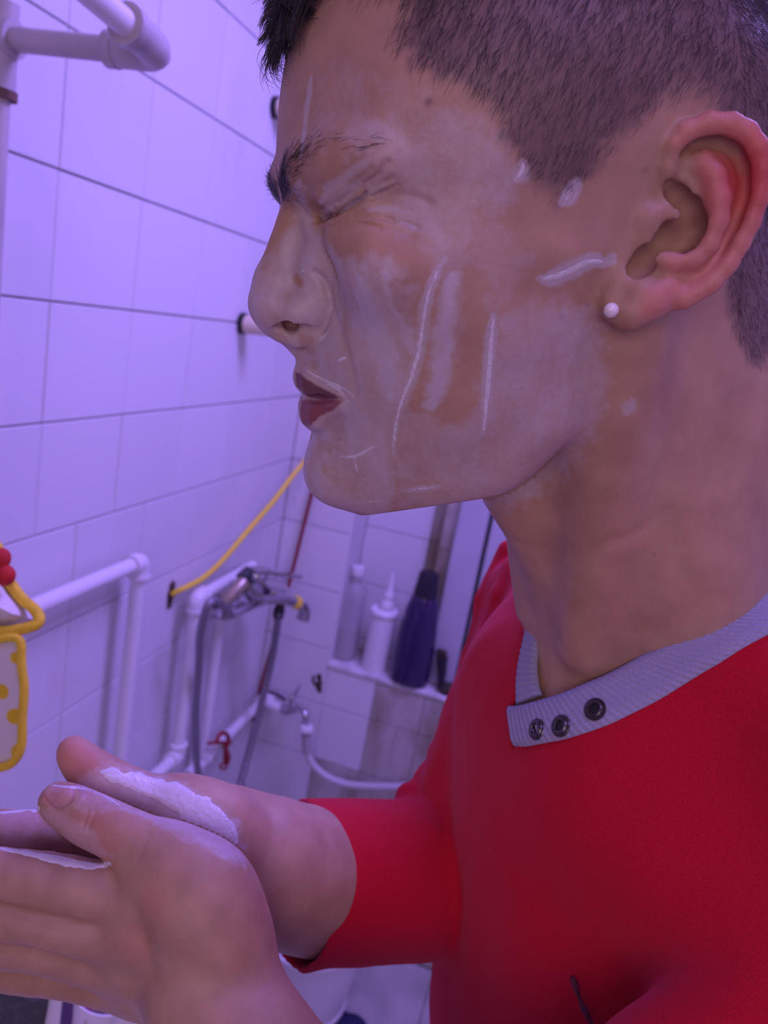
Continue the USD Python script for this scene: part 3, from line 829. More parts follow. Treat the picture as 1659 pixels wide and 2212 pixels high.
def build_collar():
    inn, out = collar_lines()
    n = 70
    ia, oa = resample(inn, n), resample(out, n)
    a, b = vdrop(ia[:, 0], ia[:, 1], 0.6), vdrop(oa[:, 0], oa[:, 1], 0.2)
    # the far half stands up a little from the chest
    q = np.linspace(0, 1, n); w = (sstep(q, 0.5, 0.62) * (1 - sstep(q, 0.82, 0.97)))[:, None]; a = a + w * (TU * 4 + TL * 1.5)
    w2 = sstep(q, 0.93, 1.0)[:, None]; a = a - w2 * TU * 2.5; b = b - w2 * TU * 1.5
    w3 = (1 - sstep(q, 0.0, 0.10))[:, None]; a = a + w3 * (TU * .5 + TF * .7); b = b + w3 * (TU * .5 + TF * .7)
    a, b = resample(a, 760), resample(b, 760)
    return strip(a, b, 1.9, 0.6, 3.1), a, b


def build_snaps(a, b):
    out = []
    for i, (px, py) in enumerate(((1159, 1575), (1211, 1568), (1285, 1532))):
        p = ray_hit(px, py, 2.6); e = 0.8
        g = np.array([torso_sdf(*(p + e * d)) - torso_sdf(*(p - e * d)) for d in np.eye(3)]).ravel().astype(float); g /= np.linalg.norm(g)
        ring = lathe([(2.0, 0.0), (2.1, 1.1), (2.5, 1.6), (3.3, 1.7), (4.0, 1.2), (4.35, 0.3), (4.35, 0.0), (2.0, 0.0)], p - g * 0.2, g, 36)
        dark = lathe([(0, 0.25), (2.15, 0.25), (2.15, 0.45), (0, 0.45), (0, 0.25)], p - g * 0.1, g, 24)
        rim = lathe([(4.2, -0.2), (5.0, -0.2), (5.1, 0.3), (4.8, 0.7), (4.2, 0.8), (4.2, -0.2)], p - g * 0.2, g, 36)
        for m in (ring, dark, rim): m.vertices = m.vertices / 1000
        out.append((ring, dark, rim))
    return out


# ------------------------------------------------------------------ skin: creases, colour, cream
class Skin:
    """Marks set down on a skin mesh (lens axes, metres). A traced pixel is first carried to its point on the surface; marks are measured there, in millimetres."""
    def __init__(self, m):
        self.m = m; self.v = np.array(m.vertices); self.n = normals(self.v, m.faces)
        if (self.n * (self.v - self.v.mean(0))).sum() < 0: self.n = -self.n
        vis = (self.n * self.v).sum(1) / np.linalg.norm(self.v, axis=1) < -0.03
        p = pix(self.v); key = (np.floor(p / 6)).astype(np.int64); k = key[:, 0] * 100003 + key[:, 1]
        o = np.argsort(self.v[:, 2]); _, first = np.unique(k[o], return_index=True)
        near = dict(zip(k[o][first], self.v[o][first, 2])); d = np.array([near[i] for i in k])
        vis &= self.v[:, 2] < d + 0.006
        self.vis = np.where(vis)[0]; self.tree = cKDTree(p[vis])
        self.tint = np.tile(np.array(SKIN), (len(self.v), 1)); self.cream = np.zeros(len(self.v))
        self.rand = meshkit.fbm(self.v * 260, 3, 7) - 0.5

    def hit(self, px):
        px = np.asarray(px, float); s = np.append(0, np.cumsum(np.linalg.norm(np.diff(px, axis=0), axis=1)))
        q = np.stack([np.interp(np.linspace(0, s[-1], max(2, int(s[-1] / 9))), s, px[:, k]) for k in (0, 1)], 1)
        if len(px) > 2:
            q = np.stack([CubicSpline(s, px[:, k])(np.linspace(0, s[-1], max(3, int(s[-1] / 9)))) for k in (0, 1)], 1)
        _, i = self.tree.query(q, 3)
        return self.v[self.vis[i]].mean(1)

    def dist(self, px, reach=0.02):
        line = self.hit(px); out = np.full(len(self.v), 1e3)
        k = np.where(np.all((self.v > line.min(0) - reach) & (self.v < line.max(0) + reach), axis=1))[0]
        if len(k): out[k] = seg_dist(self.v[k], line) * 1000
        return out

    def crease(self, px, depth, width):
        self.v -= self.n * (depth / 1000 * np.exp(-(self.dist(px) / width) ** 2))[:, None]

    def stroke(self, px, width, amount, ragged=0.35, taper=True):
        """Cream drawn along a line; width in mm, thinning towards its ends."""
        line = self.hit(px); k = np.where(np.all((self.v > line.min(0) - .02) & (self.v < line.max(0) + .02), axis=1))[0]
        d, t = seg_near(self.v[k], line); w = width * (0.30 + 0.70 * np.sqrt(np.clip(np.sin(np.pi * np.clip(t, .02, .98)), 0, 1)) if taper else 1.0)
        d = d * 1000 + self.rand[k] * width * ragged * 2
        self.cream[k] = np.maximum(self.cream[k], amount * (1 - sstep(d, w * 0.25, w * 0.80)))

    def wipe(self, px, width, amount):
        d = self.dist(px) + self.rand * width * 0.6
        self.cream *= 1 - amount * (1 - sstep(d, width * 0.3, width * 0.7))

    def colour(self, px, width, col, amount):
        w = amount * np.exp(-(self.dist(px) / width) ** 2)[:, None]
        self.tint = self.tint * (1 - w) + np.array(col) * w

    def area(self, px, soft):
        """0..1 inside a traced outline on the visible surface."""
        out = np.zeros(len(self.v)); q = pix(self.v[self.vis]); out[self.vis] = sstep(in_poly(q, px) + self.rand[self.vis] * soft * 0.9, -soft / 2, soft / 2)
        return out

    def film(self, px, soft, amount): self.cream = np.maximum(self.cream, amount * self.area(px, soft))

    def mix(self, w, col):
        w = np.asarray(w)[:, None]; self.tint = self.tint * (1 - w) + np.array(col) * w


SKIN = (0.435, 0.270, 0.180)


def scalp_polygon():
    line = [(905, -60), (890, 60), (920, 130), (1000, 200), (1060, 240), (1090, 320), (1130, 400), (1195, 450), (1260, 390), (1330, 300), (1400, 245), (1470, 205), (1510, 225)]
    back = [(1550, 520), (1602, 620), (1622, 720), (1670, 790)]
    a = [hz(*p, 66)[:2] for p in line] + [hz(*p, 58)[:2] for p in back]
    return np.vstack([a, [(-130, -60), (-130, 150), (85, 150), (80, 90)]])


def paint_head(m):
    K = Skin(m); hv = c2h(K.v); poly = scalp_polygon()
    # wrinkles of the shut eye and the face
    for px, d, w in (([(684, 475), (705, 467), (735, 453), (765, 437), (790, 421)], 2.8, 0.9), ([(690, 463), (725, 433), (770, 398), (800, 366)], .7, 1.2), ([(715, 454), (760, 421), (810, 386), (838, 350)], .8, 1.2),
                     ([(735, 447), (790, 412), (850, 385)], .6, 1.1), ([(715, 473), (780, 460), (850, 474)], .6, 1.2), ([(730, 492), (800, 486), (890, 512)], .5, 1.4), ([(800, 425), (860, 418), (930, 440)], .5, 1.3),
                     ([(640, 428), (655, 458), (668, 476)], .9, 1.5), ([(716, 664), (736, 722), (756, 792), (768, 850)], .7, 2.2), ([(668, 942), (702, 932), (738, 906)], .8, 2.5),
                     ([(680, 590), (700, 606), (711, 636), (709, 680), (692, 716)], 1.1, 1.4), ([(655, 402), (648, 432)], .6, 2), ([(725, 440), (770, 408), (820, 378)], .7, .8), ([(745, 455), (800, 430), (860, 400)], .7, .8), ([(760, 470), (830, 470), (900, 490)], .6, .8), ([(705, 485), (760, 478), (820, 490)], .6, .8), ([(1180, 1240), (1300, 1190), (1450, 1100)], .5, 3), ([(1090, 1160), (1200, 1190), (1330, 1160)], .5, 3)):
        K.crease(px, d, w)
    K.colour([(684, 475), (705, 467), (735, 453), (765, 437), (790, 421)], 0.8, (0.10, 0.035, 0.02), 0.85)
    # lips, ears, brows, scalp, moles
    lips = np.maximum(K.area([(636, 803), (650, 808), (690, 835), (744, 860), (700, 868), (665, 858), (640, 835)], 7), K.area([(650, 862), (700, 862), (744, 864), (722, 884), (690, 902), (668, 922), (650, 915), (646, 888)], 8))
    K.mix(K.area([(636, 803), (650, 808), (690, 835), (744, 860), (700, 868), (665, 858), (640, 835)], 7), (0.165, 0.058, 0.066))
    K.mix(K.area([(650, 862), (700, 862), (744, 864), (722, 884), (690, 902), (668, 922), (650, 915), (646, 888)], 8), (0.27, 0.085, 0.10))
    ear = sstep(np.abs(hv[:, 2]) + 0.12 * np.minimum(hv[:, 0] + 8, 0), 73, 76.5) * (hv[:, 0] < 8) * (hv[:, 1] < 42) * (hv[:, 1] > -36)
    K.mix(ear * 0.6, (0.60, 0.205, 0.175))
    hot = np.exp(-((hv[:, 0] + 30) / 9) ** 2 - ((hv[:, 1] - 17) / 13) ** 2) * ear
    K.mix(hot * 0.8, (0.52, 0.045, 0.05))
    sc = sstep(in_poly(hv[:, :2], poly) + K.rand * 9, -3, 6) * (np.abs(hv[:, 2]) < 74 + 40 * (hv[:, 0] < -46)) * (1 - ear)
    sc = np.maximum(sc, sstep(hv[:, 1], 84, 92) * (hv[:, 0] > 40))
    K.scalp = sc
    K.mix(sc * 0.86, (0.150, 0.102, 0.098))
    for s in (1, -1):
        line = np.array([(102, 24, s * 5), (100, 29, s * 16), (96, 33, s * 27), (88, 35, s * 38), (78, 32, s * 47)], float)
        d = seg_dist(hv, line) + K.rand * 4; w = np.exp(-(d / 4.2) ** 2) * (1 - 0.62 * sstep(s * hv[:, 2], 12, 36))
        K.mix(np.clip(w * (0.8 if s > 0 else 0.85), 0, 1), (0.035, 0.022, 0.022))
        K.brow = np.maximum(getattr(K, 'brow', 0), w)
    for p, r, a in (((925, 220), 1.0, .75), ((1212, 686), .9, .6), ((1268, 662), .8, .5), ((1392, 369), .8, .5), ((1258, 990), .7, .4), ((1350, 990), .6, .4), ((1412, 1198), .6, .5)):
        K.colour([p, (p[0] + 3, p[1])], r, (0.10, 0.035, 0.03), a)
    # the thin film of cleansing cream
    for px, soft, a in (([(650, 410), (668, 470), (700, 520), (740, 560), (790, 640), (850, 900), (850, 1120), (640, 1120), (640, 960), (600, 760), (520, 720), (520, 620), (590, 545), (628, 490)], 30, .70),
                        ([(1075, 690), (1200, 640), (1290, 690), (1310, 820), (1290, 930), (1230, 1010), (1120, 1090), (850, 1120), (845, 880), (960, 900), (1045, 860)], 70, .50),
                        ([(760, 255), (850, 240), (900, 300), (950, 235), (1060, 265), (1130, 360), (1090, 440), (1000, 500), (960, 570), (870, 500), (780, 400), (740, 320)], 80, .40),
                        ([(740, 560), (840, 545), (890, 620), (890, 860), (850, 960), (780, 900)], 50, .62),
                        ([(640, 250), (720, 120), (1000, 240), (900, 330), (700, 330)], 90, .16),
                        ([(900, 500), (1060, 480), (1150, 560), (1080, 680), (960, 640)], 60, .24)):
        K.film(px, soft, a)
    thin = K.cream.copy()
    K.cream *= 0.85 + 0.5 * K.rand + 0.55 * (meshkit.fbm(hv * [.16, .05, .16], 3, 3) - .5) * 2
    # strokes left by the fingers
    S = K.stroke
    S([(985, 600), (972, 700), (958, 790), (930, 880)], 9, .78); S([(775, 600), (800, 680), (830, 780), (845, 860)], 11, .86); S([(830, 590), (862, 660), (888, 760)], 7, .74)
    K.wipe([(1020, 610), (1010, 720), (1000, 820), (985, 900)], 9, .8); K.wipe([(860, 620), (890, 690)], 6, .6); K.wipe([(660, 740), (680, 780)], 6, .55); K.wipe([(640, 600), (648, 612)], 3.4, .9); K.wipe([(700, 1010), (760, 1060)], 5, .4); K.wipe([(690, 965), (730, 960)], 5, .35)
    K.cream *= (1 - 0.93 * sc) * (1 - .92 * lips)
    K.cream = np.clip(K.cream, 0, 1)
    streaks = (([(672, 168), (662, 240), (655, 300), (648, 345)], 1.3, .55), ([(962, 560), (930, 620), (915, 690), (897, 790), (870, 860), (853, 930), (850, 985)], 1.7, .7), ([(1066, 680), (1058, 780), (1052, 860), (1044, 935)], 1.9, .75),
                     ([(768, 588), (780, 625), (790, 670)], 5.0, .8), ([(1168, 600), (1215, 592), (1250, 575), (1300, 566)], 2.4, .8), ([(1312, 566), (1327, 556)], 1.6, .7), ([(1213, 440), (1235, 415), (1250, 388)], 2.0, .8), ([(1112, 388), (1126, 372), (1132, 352)], 2.2, .6),
                     ([(788, 268), (815, 280), (850, 290)], 4.4, .5), ([(735, 985), (775, 982), (795, 972), (815, 962)], 1.2, .85), ([(765, 985), (772, 1020)], 1.0, .7), ([(715, 958), (740, 956)], .8, .6), ([(790, 1086), (812, 1081), (832, 1080)], 1.2, .75), ([(882, 1060), (915, 1056), (948, 1050)], 1.3, .75),
                     ([(652, 792), (688, 815), (735, 832)], 1.2, .7), ([(722, 832), (752, 845), (765, 865)], 1.6, .6), ([(1353, 893), (1366, 866)], 2.4, .6), ([(648, 392), (650, 440), (662, 474), (650, 512)], 3.6, .6), ([(700, 405), (735, 398)], 2.5, .5), ([(690, 470), (735, 425), (775, 395)], 1.8, .5), ([(860, 470), (900, 488)], 1.0, .5),
                     ([(660, 770), (690, 775), (740, 790)], 1.0, .6), ([(728, 780), (745, 772)], 2.2, .6), ([(700, 716), (690, 735), (712, 712)], 2.0, .6), ([(605, 690), (640, 695), (658, 706)], .9, .6), ([(650, 580), (662, 590)], 1.5, .6), ([(945, 560), (1000, 520), (1010, 480)], 3, .35), ([(668, 1000), (700, 985), (740, 990)], .8, .6), ([(690, 1050), (720, 1020), (735, 1035)], .8, .5), ([(805, 985), (830, 1010), (850, 1060)], 1.2, .5), ([(850, 960), (862, 1000), (900, 1040)], 1.0, .5), ([(755, 640), (762, 720), (770, 800)], 3.2, .55), ([(805, 620), (828, 700), (850, 790)], 2.6, .55), ([(975, 590), (968, 680), (955, 770)], 3.0, .55), ([(690, 440), (720, 405), (770, 365), (800, 345)], 1.2, .54), ([(720, 462), (770, 432), (830, 400)], 1.0, .5), ([(790, 455), (850, 452), (910, 470)], .9, .5), ([(660, 520), (640, 570), (620, 620)], 2.6, .45), ([(700, 830), (740, 850), (758, 890)], 1.6, .55), ([(672, 945), (705, 925), (740, 910)], 1.4, .5), ([(1080, 1060), (1160, 1020), (1230, 950)], 4, .3), ([(1190, 870), (1240, 880), (1275, 900)], 3.4, .3))
    for px, w, a in streaks: S(px, w * (2.4 if w < 2.5 else 1.3), min(a * .95, .8), .25)
    # thick smears become bodies of their own
    K.film_amount = K.cream.copy(); K.cream = np.zeros(len(K.v))
    for px, w, a in streaks:
        if w < 2.5 and a >= .55: S(px, w * .85, a, .25)
    K.cream *= 1 - sc * (hv[:, 0] < 30) * .8
    return K


def smear(K, height, least=40):
    """The thick cream as bodies that lie on the skin, one for each separate streak."""
    from scipy.sparse import coo_matrix
    from scipy.sparse.csgraph import connected_components
    A, d = adjacency(K.m)
    for _ in range(3): K.cream = 0.5 * K.cream + 0.5 * (A @ K.cream) / d
    f = K.m.faces[(K.cream[K.m.faces] > 0.04).any(1)]
    u, inv = np.unique(f, return_inverse=True); inv = inv.reshape(f.shape)
    a = sstep(K.cream[u], 0.04, 0.75) * (0.75 + 0.5 * K.rand[u])
    top = K.v[u] + K.n[u] * ((height * a - 0.12) / 1000)[:, None]
    e = inv[:, [0, 1, 1, 2]].reshape(-1, 2); n, lab = connected_components(coo_matrix((np.ones(len(e)), (e[:, 0], e[:, 1])), (len(u),) * 2), False)
    out = []
    for k in range(n):
        ff = inv[lab[inv[:, 0]] == k]
        if len(ff) >= least:
            w, i2 = np.unique(ff, return_inverse=True); out.append(trimesh.Trimesh(top[w], i2.reshape(ff.shape), process=False))
    return sorted(out, key=lambda m: -len(m.faces))


def finer(m, pick):
    """Splits the picked faces in four and their rim in two, so that no crack opens."""
    f = m.faces; split = {}; v = list(m.vertices); nv = len(v); e = np.sort(f[:, [0, 1, 1, 2, 2, 0]].reshape(-1, 3, 2), axis=2)
    key = e[..., 0].astype(np.int64) * nv + e[..., 1]; ks = np.unique(key[pick]); mid = (m.vertices[ks // nv] + m.vertices[ks % nv]) / 2
    pos = np.searchsorted(ks, key); pos = np.minimum(pos, len(ks) - 1); has = ks[pos] == key; idx = np.where(has, nv + pos, -1)
    a, b, c = f.T; x, y, z = idx.T; n = has.sum(1); out = [f[n == 0]]
    k = n == 3; out += [np.stack(q, 1)[k] for q in ((a, x, z), (x, b, y), (z, y, c), (x, y, z))]
    for r in range(3):
        A, B, C = f[:, r], f[:, (r + 1) % 3], f[:, (r + 2) % 3]; X, Y, Z = idx[:, r], idx[:, (r + 1) % 3], idx[:, (r + 2) % 3]
        k = (n == 1) & (X >= 0); out += [np.stack(q, 1)[k] for q in ((A, X, C), (X, B, C))]
        k = (n == 2) & (Z < 0); out += [np.stack(q, 1)[k] for q in ((X, B, Y), (A, X, Y), (A, Y, C))]
    return trimesh.Trimesh(np.vstack([m.vertices, mid]), np.vstack(out), process=False)


def paint_arms(m):
    K = Skin(m)
    for px, d, w in (([(0, 1950), (45, 1968), (90, 1990), (180, 2003)], .6, 2), ([(0, 2008), (45, 2040), (104, 2056)], .6, 2), ([(190, 1790), (205, 1755)], .5, 1.1), ([(178, 1792), (190, 1752)], .4, 1), ([(300, 1850), (320, 1800)], .35, 1.6), ([(96, 1726), (106, 1738), (126, 1750), (148, 1744), (165, 1718), (160, 1704)], .8, .8)):
        K.crease(px, d, w)
    nail = K.area([(90, 1722), (108, 1702), (140, 1698), (163, 1705), (160, 1728), (140, 1745), (115, 1746), (98, 1735)], 6)
    K.mix(nail * .9, (0.52, 0.25, 0.25)); K.nail = nail
    K.mix(K.area([(120, 1640), (130, 1590), (170, 1595), (230, 1650), (260, 1700), (200, 1720), (150, 1690)], 40) * .6, (0.52, 0.20, 0.165))
    K.mix(K.area([(0, 1760), (120, 1750), (260, 1800), (240, 1870), (0, 1840)], 40) * .5, (0.48, 0.20, 0.17))
    for c in ((330, 1950), (300, 2040), (205, 1765)): K.colour([c, (c[0] + 4, c[1])], 7, (0.46, 0.19, 0.13), .5)
    K.film_amount = np.zeros(len(K.v))
    K.film([(210, 1650), (340, 1672), (420, 1708), (520, 1775), (530, 1870), (440, 1830), (330, 1775), (250, 1735), (160, 1700)], 30, .62); K.film([(0, 1755), (110, 1745), (200, 1790), (240, 1850), (0, 1835)], 20, .35)
    K.film([(90, 1700), (180, 1705), (260, 1740), (240, 1760), (120, 1750)], 16, .22)
    K.film_amount = K.cream * (0.9 + 0.6 * K.rand); K.cream = np.zeros(len(K.v))
    K.film([(206, 1664), (240, 1658), (290, 1668), (330, 1682), (380, 1692), (412, 1712), (452, 1728), (486, 1762), (512, 1800), (522, 1850), (505, 1860), (468, 1835), (430, 1806), (395, 1788), (385, 1755), (340, 1728), (290, 1705), (245, 1690)], 22, .85)
    K.cream *= sstep(K.v[:, 2], .329, .341)
    for px, w, a in (([(0, 1832), (60, 1843), (120, 1856), (180, 1868), (238, 1866)], 3.6, .9), ([(0, 1756), (45, 1751), (84, 1747)], 2.6, .85), ([(110, 1696), (150, 1700), (190, 1703)], 2.0, .7), ([(170, 1700), (230, 1722), (270, 1748)], 1.2, .6)):
        K.stroke(px, w, a, .4)
    K.cream *= 0.9 + 0.9 * (meshkit.fbm(K.v * 110, 2, 9) - .5)
    return K


def primvar(p, name, kind, values):
    pv = UsdGeom.PrimvarsAPI(UsdGeom.Mesh(p)).CreatePrimvar(name, kind, 'vertex'); pv.Set(values)


def strands(roots, dirs, normals_, length, lift, bend, width, n=4):
    """Short hairs as one set of curves: lens axes, metres."""
    t = np.linspace(0, 1, n); L_ = np.asarray(length)[:, None, None]
    d = dirs + normals_ * lift[:, None]; d /= np.linalg.norm(d, axis=1, keepdims=True)
    p = roots[:, None] + d[:, None] * (L_ * t[None, :, None]) + bend[:, None] * (L_ * t[None, :, None] ** 2)
    return p


def hair_prim(name, pts, width, mat_, parent, **kw):
    c = UsdGeom.BasisCurves.Define(stage, numbered(str(parent.GetPath()), name))
    n, k = pts.shape[:2]
    root = str(parent.GetPath()); w = W(pts.reshape(-1, 3)) - OFF.get(root, np.zeros(3))
    c.CreateTypeAttr('linear'); c.CreateCurveVertexCountsAttr(Vt.IntArray.FromNumpy(np.full(n, k, np.int32)))
    c.CreatePointsAttr(Vt.Vec3fArray.FromNumpy(w.astype(np.float32)))
    ww = np.tile(np.linspace(1, 0.35, k), n) * np.repeat(np.broadcast_to(width, (n,)), k)
    c.CreateWidthsAttr(Vt.FloatArray.FromNumpy(ww.astype(np.float32))); c.SetWidthsInterpolation('vertex')
    UsdShade.MaterialBindingAPI.Apply(c.GetPrim()).Bind(LOOKS[mat_])
    return data(c.GetPrim(), **kw)


def sample(K, weight, n, seed):
    r = np.random.default_rng(seed); f = K.m.faces; v = K.v
    ar = np.linalg.norm(np.cross(v[f[:, 1]] - v[f[:, 0]], v[f[:, 2]] - v[f[:, 0]]), axis=1) * np.clip(weight[f].mean(1), 0, 1)
    i = r.choice(len(f), n, p=ar / ar.sum()); b = r.dirichlet((1, 1, 1), n)
    return (v[f[i]] * b[:, :, None]).sum(1), (K.n[f[i]] * b[:, :, None]).sum(1), r


def join_body(body, nh):
    """The trunk and upper arms inside the clothes, sewn to the head and the forearms so that the body is one surface."""
    F = Field((-60, 0, 130), (330, 400, 640), 6.0)
    F.f = torso_sdf(*[np.asarray(a, np.float32) for a in np.meshgrid(*[F.lo[k] + F.h * np.arange(F.n[k]) for k in range(3)], indexing='ij')]).astype(np.float32) + 13
    for a, b, ra, rb in ARM_R + ARM_L: F.cone(a, b, ra - 13, rb - 14, 16)
    F.cone(ELB_R, L(800, 1900, .450), 32, 27, 10); F.cone(ELB_L, L(860, 2740, .272), 30, 30, 10)
    inner = F.surface(3); iv = inner.vertices / 1000; n = len(body.vertices); f = [body.faces, inner.faces + n]
    for lo, hi in ((0, nh), (nh, n)):
        pts = body.vertices[lo:hi]
        for lab in ((pts[:, 2] < .36), (pts[:, 2] >= .36)) if lo else (np.ones(len(pts), bool),):
            k = np.where(lab)[0]; d, i = cKDTree(iv).query(pts[k]); k0 = k[np.argmin(d)]; j = i[np.argmin(d)]; j2 = inner.faces[(inner.faces == j).any(1)][0]; j2 = j2[j2 != j][0]
            f.append([[lo + k0, n + j, n + j2]])
    return trimesh.Trimesh(np.vstack([body.vertices, iv]), np.vstack(f), process=False)


def make_person():
    head, ep = build_head(); head.vertices = h2c(head.vertices); head.invert()
    arms = build_arms()
    hv = c2h(head.vertices)[head.faces].mean(1)
    head = finer(head, (hv[:, 0] > 8) & (hv[:, 1] < 66) & (hv[:, 1] > -106) & (hv[:, 2] > -24))
    head = relax(head, 1)
    ap = pix(arms.vertices)[arms.faces].mean(1); arms = finer(arms, (ap[:, 0] > -20) & (ap[:, 0] < 560) & (ap[:, 1] > 1580) & (ap[:, 1] < 1900))
    KH, KA = paint_head(head), paint_arms(arms)
    t = thing('person', 'person in red jersey, white cream on face, eye shut, pressing soapy hands together', 'person', W(TN) - [0, 0, 0.9])
    nh = len(KH.v)
    body = trimesh.Trimesh(np.vstack([KH.v, KA.v]), np.vstack([head.faces, arms.faces + nh]), process=False)
    body = join_body(body, nh)
    extra = len(body.vertices) - nh - len(KA.v)
    w = body.copy(); w.vertices = W(body.vertices)
    p = obj('body', w, 'skin', t, smooth=True)
    col = np.vstack([KH.tint, KA.tint, np.tile(SKIN, (extra, 1))]).astype(np.float32); cr = np.concatenate([KH.film_amount, KA.film_amount, np.zeros(extra)]).astype(np.float32)
    primvar(p, 'tint', Sdf.ValueTypeNames.Color3fArray, Vt.Vec3fArray.FromNumpy(col))
    primvar(p, 'cream', Sdf.ValueTypeNames.FloatArray, Vt.FloatArray.FromNumpy(np.clip(cr, 0, 1)))
    for K, h, nm in ((KH, .30, 'cream_streak'), (KA, .6, 'lather')):
        for m in smear(K, h): m.vertices = W(m.vertices); obj(nm, m, 'cream', t, smooth=True)
    # clothes
    sh = build_shirt(); sh.vertices = W(sh.vertices); jersey = obj('jersey', sh, 'jersey', t, smooth=True, label='red cotton jersey with sleeves pushed to the elbow')
    c, a, b = build_collar(); c.vertices = W(c.vertices); col_ = obj('collar', c, 'rib', jersey, smooth=50, label='grey ribbed knit collar band')
    for ring, dark, rim in build_snaps(a, b):
        for m in (ring, dark, rim): m.vertices = W(m.vertices)
        ring.visual = dark.visual = rim.visual = trimesh.visual.ColorVisuals()
        obj('snap_button', cat([ring, rim]), 'snap', jersey, smooth=35)
        obj('snap_socket', dark, 'black_plastic', jersey, smooth=35)
    # earring
    e = KH.hit([(1322, 668), (1330, 670)])[0]; nn = KH.n[np.argmin(np.linalg.norm(KH.v - e, axis=1))]
    s = trimesh.creation.icosphere(3, 1.0); s.vertices = s.vertices * [.0025, .0033, .0025]; s.vertices = W(e + nn * .0008) + s.vertices
    obj('ear_stud', s, 'pearl', t, smooth=True, label='small white stud in the ear lobe')
    # a snagged thread on the chest
    px = [(1236, 2112), (1243, 2130), (1250, 2152), (1262, 2180), (1276, 2208), (1284, 2226)]
    q = np.array([ray_hit(*p_, 1.6) for p_ in px]) / 1000
    obj('snagged_thread', tube(W(curve(q, 30)), [.0008 + .0007 * abs(math.sin(i * .21 + .8)) for i in range(30)], 8), 'maroon_thread', jersey, label='dark snagged thread on the chest')
    # cropped hair
    P, N, r = sample(KH, KH.scalp ** 2, 42000, 11); hp = c2h(P)
    g = np.stack([0.50 - 0.004 * (hp[:, 0] - 20), -0.80 + 0 * hp[:, 0], 0 * hp[:, 0]], 1); back = hp[:, 0] < -35; g[back, 0] = -0.1
    top = sstep(hp[:, 1], 70, 100); g = g * (1 - top[:, None]) + np.array([.9, .25, 0]) * top[:, None]
    D = g @ HR.T; D -= N * (D * N).sum(1, keepdims=True); D /= np.linalg.norm(D, axis=1, keepdims=True) + 1e-9
    D += r.normal(0, .22, D.shape)
    fade = sstep(hp[:, 1], 20, 75)
    length = (0.0028 + 0.0030 * fade + 0.018 * top) * r.uniform(.6, 1.2, len(P))
    q = strands(P, D, N, length, 0.30 + 0.25 * top + r.uniform(-.1, .15, len(P)), D * .15 - N * .12, None)
    hair_prim('cropped_hair', q, 0.000085 + 0.00005 * fade, 'hair', t, label='short clippered dark hair over the temple and nape')
    # wet fringe
    pts = []
    for k in range(46):
        z = r.uniform(-34, 26); y0 = r.uniform(76, 96)
        root = np.array([88.5 - (y0 - 80) * .45 - abs(z + 4) * .12, y0, z]); tip = np.array([r.uniform(94, 99.5) - abs(z) * .10, r.uniform(64, 84), z + r.uniform(-5, 5)])
        mid = (root + tip) / 2 + [r.uniform(2, 5), r.uniform(2, 6), 0]
        for j in range(22):
            o = r.normal(0, 1, 3); tt = np.linspace(0, 1, 8)[:, None]; a = root + o * 1.5; bb = tip + o * .5 + [r.normal(0, 1.0), r.normal(0, 1.0), 0]
            pts.append((1 - tt) ** 2 * a + 2 * tt * (1 - tt) * (mid + o * 1.2) + tt ** 2 * bb)
    for k in range(34):                            # stiff spikes
        z = r.uniform(-26, 12); y0 = r.uniform(70, 94); root = np.array([91 - (y0 - 75) * .3, y0 + 4, z]); tip = np.array([r.uniform(94.5, 99.5), y0 - r.uniform(0, 6), z + r.uniform(-3, 3)])
        for j in range(14):
            o = r.normal(0, 1, 3); tt = np.linspace(0, 1, 8)[:, None]; a = root + o * 1.3; bb = tip + o * .35; pts.append((1 - tt) ** 2 * a + 2 * tt * (1 - tt) * ((a + bb) / 2 + [0, 2, 0]) + tt ** 2 * bb)
    for k in range(60):                            # loose ends under the fringe
        z = r.uniform(-12, 8); a = np.array([92 + r.normal(0, 1), 76 + r.normal(0, 2), z]); bb = np.array([r.uniform(92.5, 102), r.uniform(58, 68), z + r.normal(0, 3)]); tt = np.linspace(0, 1, 8)[:, None]
        mid = np.array([r.uniform(101, 106), 66 + r.normal(0, 3), z]); pts.append((1 - tt) ** 2 * a + 2 * tt * (1 - tt) * mid + tt ** 2 * bb)
    hair_prim('fringe', h2c(np.array(pts)), 0.00022, 'wet_hair', t, label='wet black fringe standing out from the forehead')
    # brows
    P, N, r = sample(KH, np.clip(KH.brow, 0, 1) ** 1.5, 1100, 12); hp = c2h(P)
    g = np.stack([-.5 - 0 * hp[:, 0], .45 - .01 * np.abs(hp[:, 2]), np.sign(hp[:, 2]) * .75], 1) @ HR.T; g -= N * (g * N).sum(1, keepdims=True); g /= np.linalg.norm(g, axis=1, keepdims=True)
    q = strands(P, g + r.normal(0, .15, g.shape), N, 0.006 * r.uniform(.6, 1.2, len(P)), np.full(len(P), .18), -N * .15, None)
    hair_prim('eyebrow', q, 0.00011, 'wet_hair', t)
    return t, KH, KA


# ------------------------------------------------------------------ pipes on the left wall
R1 = 0.0118


def elbow(p, a, b, r=.0158, reach=.024):
    p, a, b = np.asarray(p), np.asarray(a, float), np.asarray(b, float)
    return cat([tube(rounded([p + a * reach, p, p + b * reach], .016), r, 20), rod(p + a * (reach - .003), p + a * (reach + .003), r + .0016), rod(p + b * (reach - .003), p + b * (reach + .003), r + .0016)])


